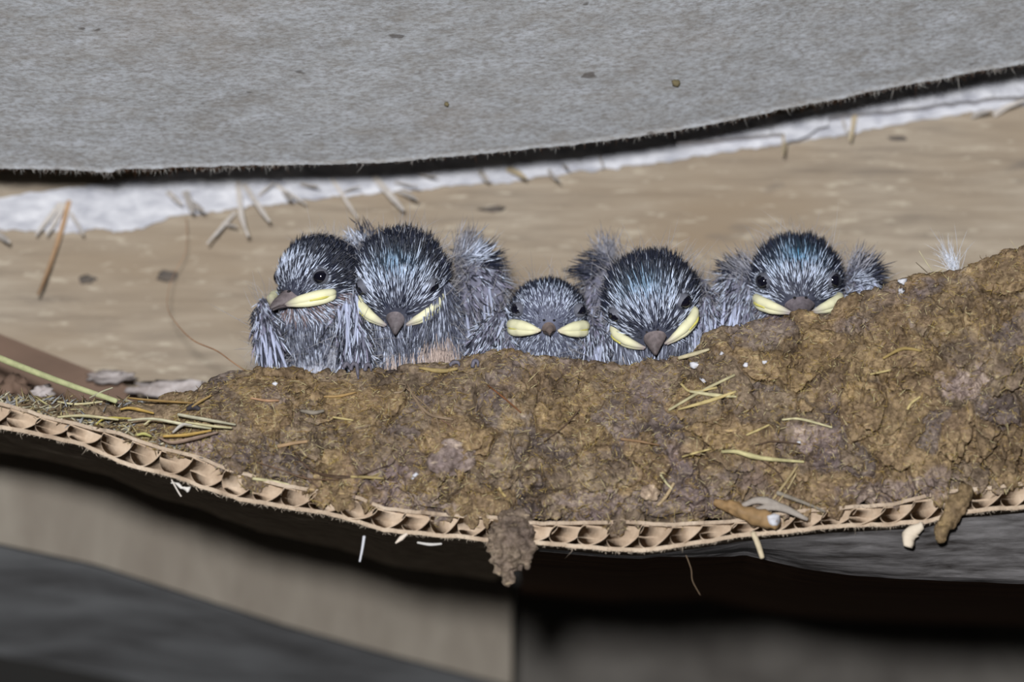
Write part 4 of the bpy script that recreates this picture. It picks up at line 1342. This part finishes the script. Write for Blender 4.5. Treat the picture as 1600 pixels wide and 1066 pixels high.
PINK = np.array((.30, .22, .22))
BIRDS = [
    dict(label='leftmost nestling, head turned to the left showing one open eye', gape=(484, 460), Y=17, k=.93, yaw=-50, pitch=9, roll=0, torso=(1.0, 15, -15.5), tr=(11.5, 13, 12.5),
         crown=74, blue=.15, ql=1.75, qr=1.0, tl=1.0, throat=PINK * .9, billc=(.20, .165, .17), seed=1, lid=.80, slant=.35, flange=1.0, down=.7,
         belly=[(492, 566, (34, 20), .9), (520, 540, (8, 20), .8)], bellyc=np.array((.62, .64, .74)),
         wings=[dict(path=[(413, 478), (416, 520), (428, 572), (434, 592)], Y=[20, 17, 16, 17], w=[13, 20, 20, 14], white=.3, rows=26, long=.8),
                ], toes=[[(537, 574), (541, 568), (546, 572), (547, 579)]]),
    dict(label='large nestling second from the left with a sharply down-pointing bill and buff belly', gape=(626, 462), Y=15, k=.955, yaw=-8, pitch=40, roll=1, torso=(3.5, 13, -12.5), tr=(13.5, 13, 14),
         crown=80, blue=1.0, ql=2.1, qr=1.1, tl=1.15, throat=INK * 3, billc=(.21, .18, .19), seed=2, lid=.58, slant=.75, flange=.98, down=.8,
         belly=[(690, 545, (30, 34), 1.0), (620, 560, (30, 16), .5)], bellyc=BUFF,
         wings=[dict(path=[(562, 382), (549, 430), (544, 490), (553, 540), (562, 585)], Y=[24, 18, 15, 14, 14], w=[17, 21, 23, 26, 22], white=.35, rows=46, long=.9, tuft=[(560, 382, 20, -.6, .9, .35, 60, 3.2, 'w'), (574, 372, 22, -.2, 1, .4, 40, 3, 'd')]),
                dict(path=[(735, 412), (752, 450), (750, 505), (745, 560)], Y=[26, 22, 20, 18], w=[26, 38, 34, 22], white=.25, dens=1.6, rows=8, fan=(.4, 0, .5),
                     tuft=[(722, 402, 22, .35, 1.0, .25, 130, 6.5, 'g'), (735, 405, 21, .9, .45, .35, 110, 5, 'w'), (748, 410, 22, 1.0, .15, .35, 110, 5.5, 'd')])],
         toes=[[(548, 578), (551, 569), (557, 570), (559, 584), (560, 592)], [(570, 579), (573, 570), (579, 572), (580, 580)], [(703, 571), (710, 566), (716, 567), (718, 572)]]),
    dict(label='smallest nestling in the middle, bill pointing straight out with fat level flanges', gape=(856, 512), Y=17, k=.86, yaw=2, pitch=-1, roll=-1, torso=(0, 14, -10.5), tr=(11, 11.5, 9.5),
         crown=80, blue=.25, bs=.55, inner=.86, skin=2.6, ql=1.25, qr=.85, tl=.6, throat=LILAC * .6, billc=(.30, .23, .20), seed=3, lid=.66, slant=.8, flange=1.22, down=.5,
         belly=[], bellyc=WHITE,
         wings=[dict(path=[(792, 492), (768, 512), (750, 545), (748, 580)], Y=[22, 17, 13, 13], w=[12, 19, 18, 16], white=.5, rows=6, dens=3.2),
                dict(path=[(790, 520), (792, 545), (790, 575)], Y=[19, 17, 16], w=[8, 11, 10], white=.6, rows=4),
                dict(path=[(920, 505), (932, 535), (930, 585)], Y=[21, 17, 15], w=[14, 19, 18], white=.5, rows=8, dens=3.0)],
         toes=[[(738, 574), (741, 564), (746, 565), (747, 573)]]),
    dict(label='nestling second from the right with tilted head and bill pointing down at the rim', gape=(1023, 497), Y=15, k=.97, yaw=-3, pitch=36, roll=13.6, torso=(1.5, 14, -12), tr=(12.5, 12, 12.5),
         crown=78, blue=1.1, ql=2.15, qr=1.15, tl=1.15, throat=INK * 3, billc=(.22, .18, .18), seed=4, lid=.72, slant=.8, flange=.92, down=.9,
         belly=[(962, 566, (18, 20), 1.0)], bellyc=np.array((.62, .56, .56)),
         wings=[dict(path=[(945, 424), (932, 460), (930, 510), (938, 548)], Y=[28, 25, 23, 22], w=[20, 24, 22, 16], white=.2, dens=1.6, rows=6, fan=(-.3, 0, .5),
                     tuft=[(930, 424, 25, -1.0, -.05, .16, 60, 5, 'd'), (940, 408, 26, -1.0, .15, .16, 50, 4.5, 'd'), (950, 400, 26, -.3, 1, .5, 120, 5, 'g')]),
                dict(path=[(1092, 452), (1102, 490), (1098, 530), (1095, 560)], Y=[23, 19, 16, 15], w=[18, 23, 21, 16], white=.5, rows=12)]),
    dict(label='rightmost nestling with two open dark eyes and chin hidden behind the rim', gape=(1246, 465), Y=19, k=.97, yaw=2, pitch=15, roll=1, torso=(0, 14, -8.5), tr=(12, 11.5, 9.5),
         crown=77, blue=1.4, ql=1.9, qr=1.05, tl=1.0, throat=PINK, billc=(.20, .17, .185), seed=5, lid=.86, slant=.5, flange=.95, down=.9,
         belly=[], bellyc=WHITE,
         wings=[dict(path=[(1168, 428), (1150, 450), (1148, 490), (1155, 530)], Y=[25, 22, 20, 19], w=[18, 26, 26, 20], white=.5, rows=16, fan=(-.5, 0, .3), tuft=[(1165, 425, 20, -.8, .6, .3, 120, 5, 'g'), (1150, 425, 21, -.9, .5, .4, 80, 4, 'd')]),
                dict(path=[(1320, 445), (1345, 425), (1352, 440), (1335, 475)], Y=[25, 22, 21, 21], w=[10, 15, 15, 14], white=.4, rows=6, dens=3.2, fan=(.6, 0, .5),
                     tuft=[(1338, 424, 20, .6, .85, .3, 130, 5.5, 'g'), (1350, 430, 20, 1.0, .3, .35, 120, 4.5, 'd'), (1340, 440, 19, .8, .2, .4, 60, 4, 'w')])]),
]
for b in BIRDS:
    nestling(b)
for o in bpy.data.objects:                                 # working values are not part of the scene
    if 'base' in o.keys():
        del o['base']
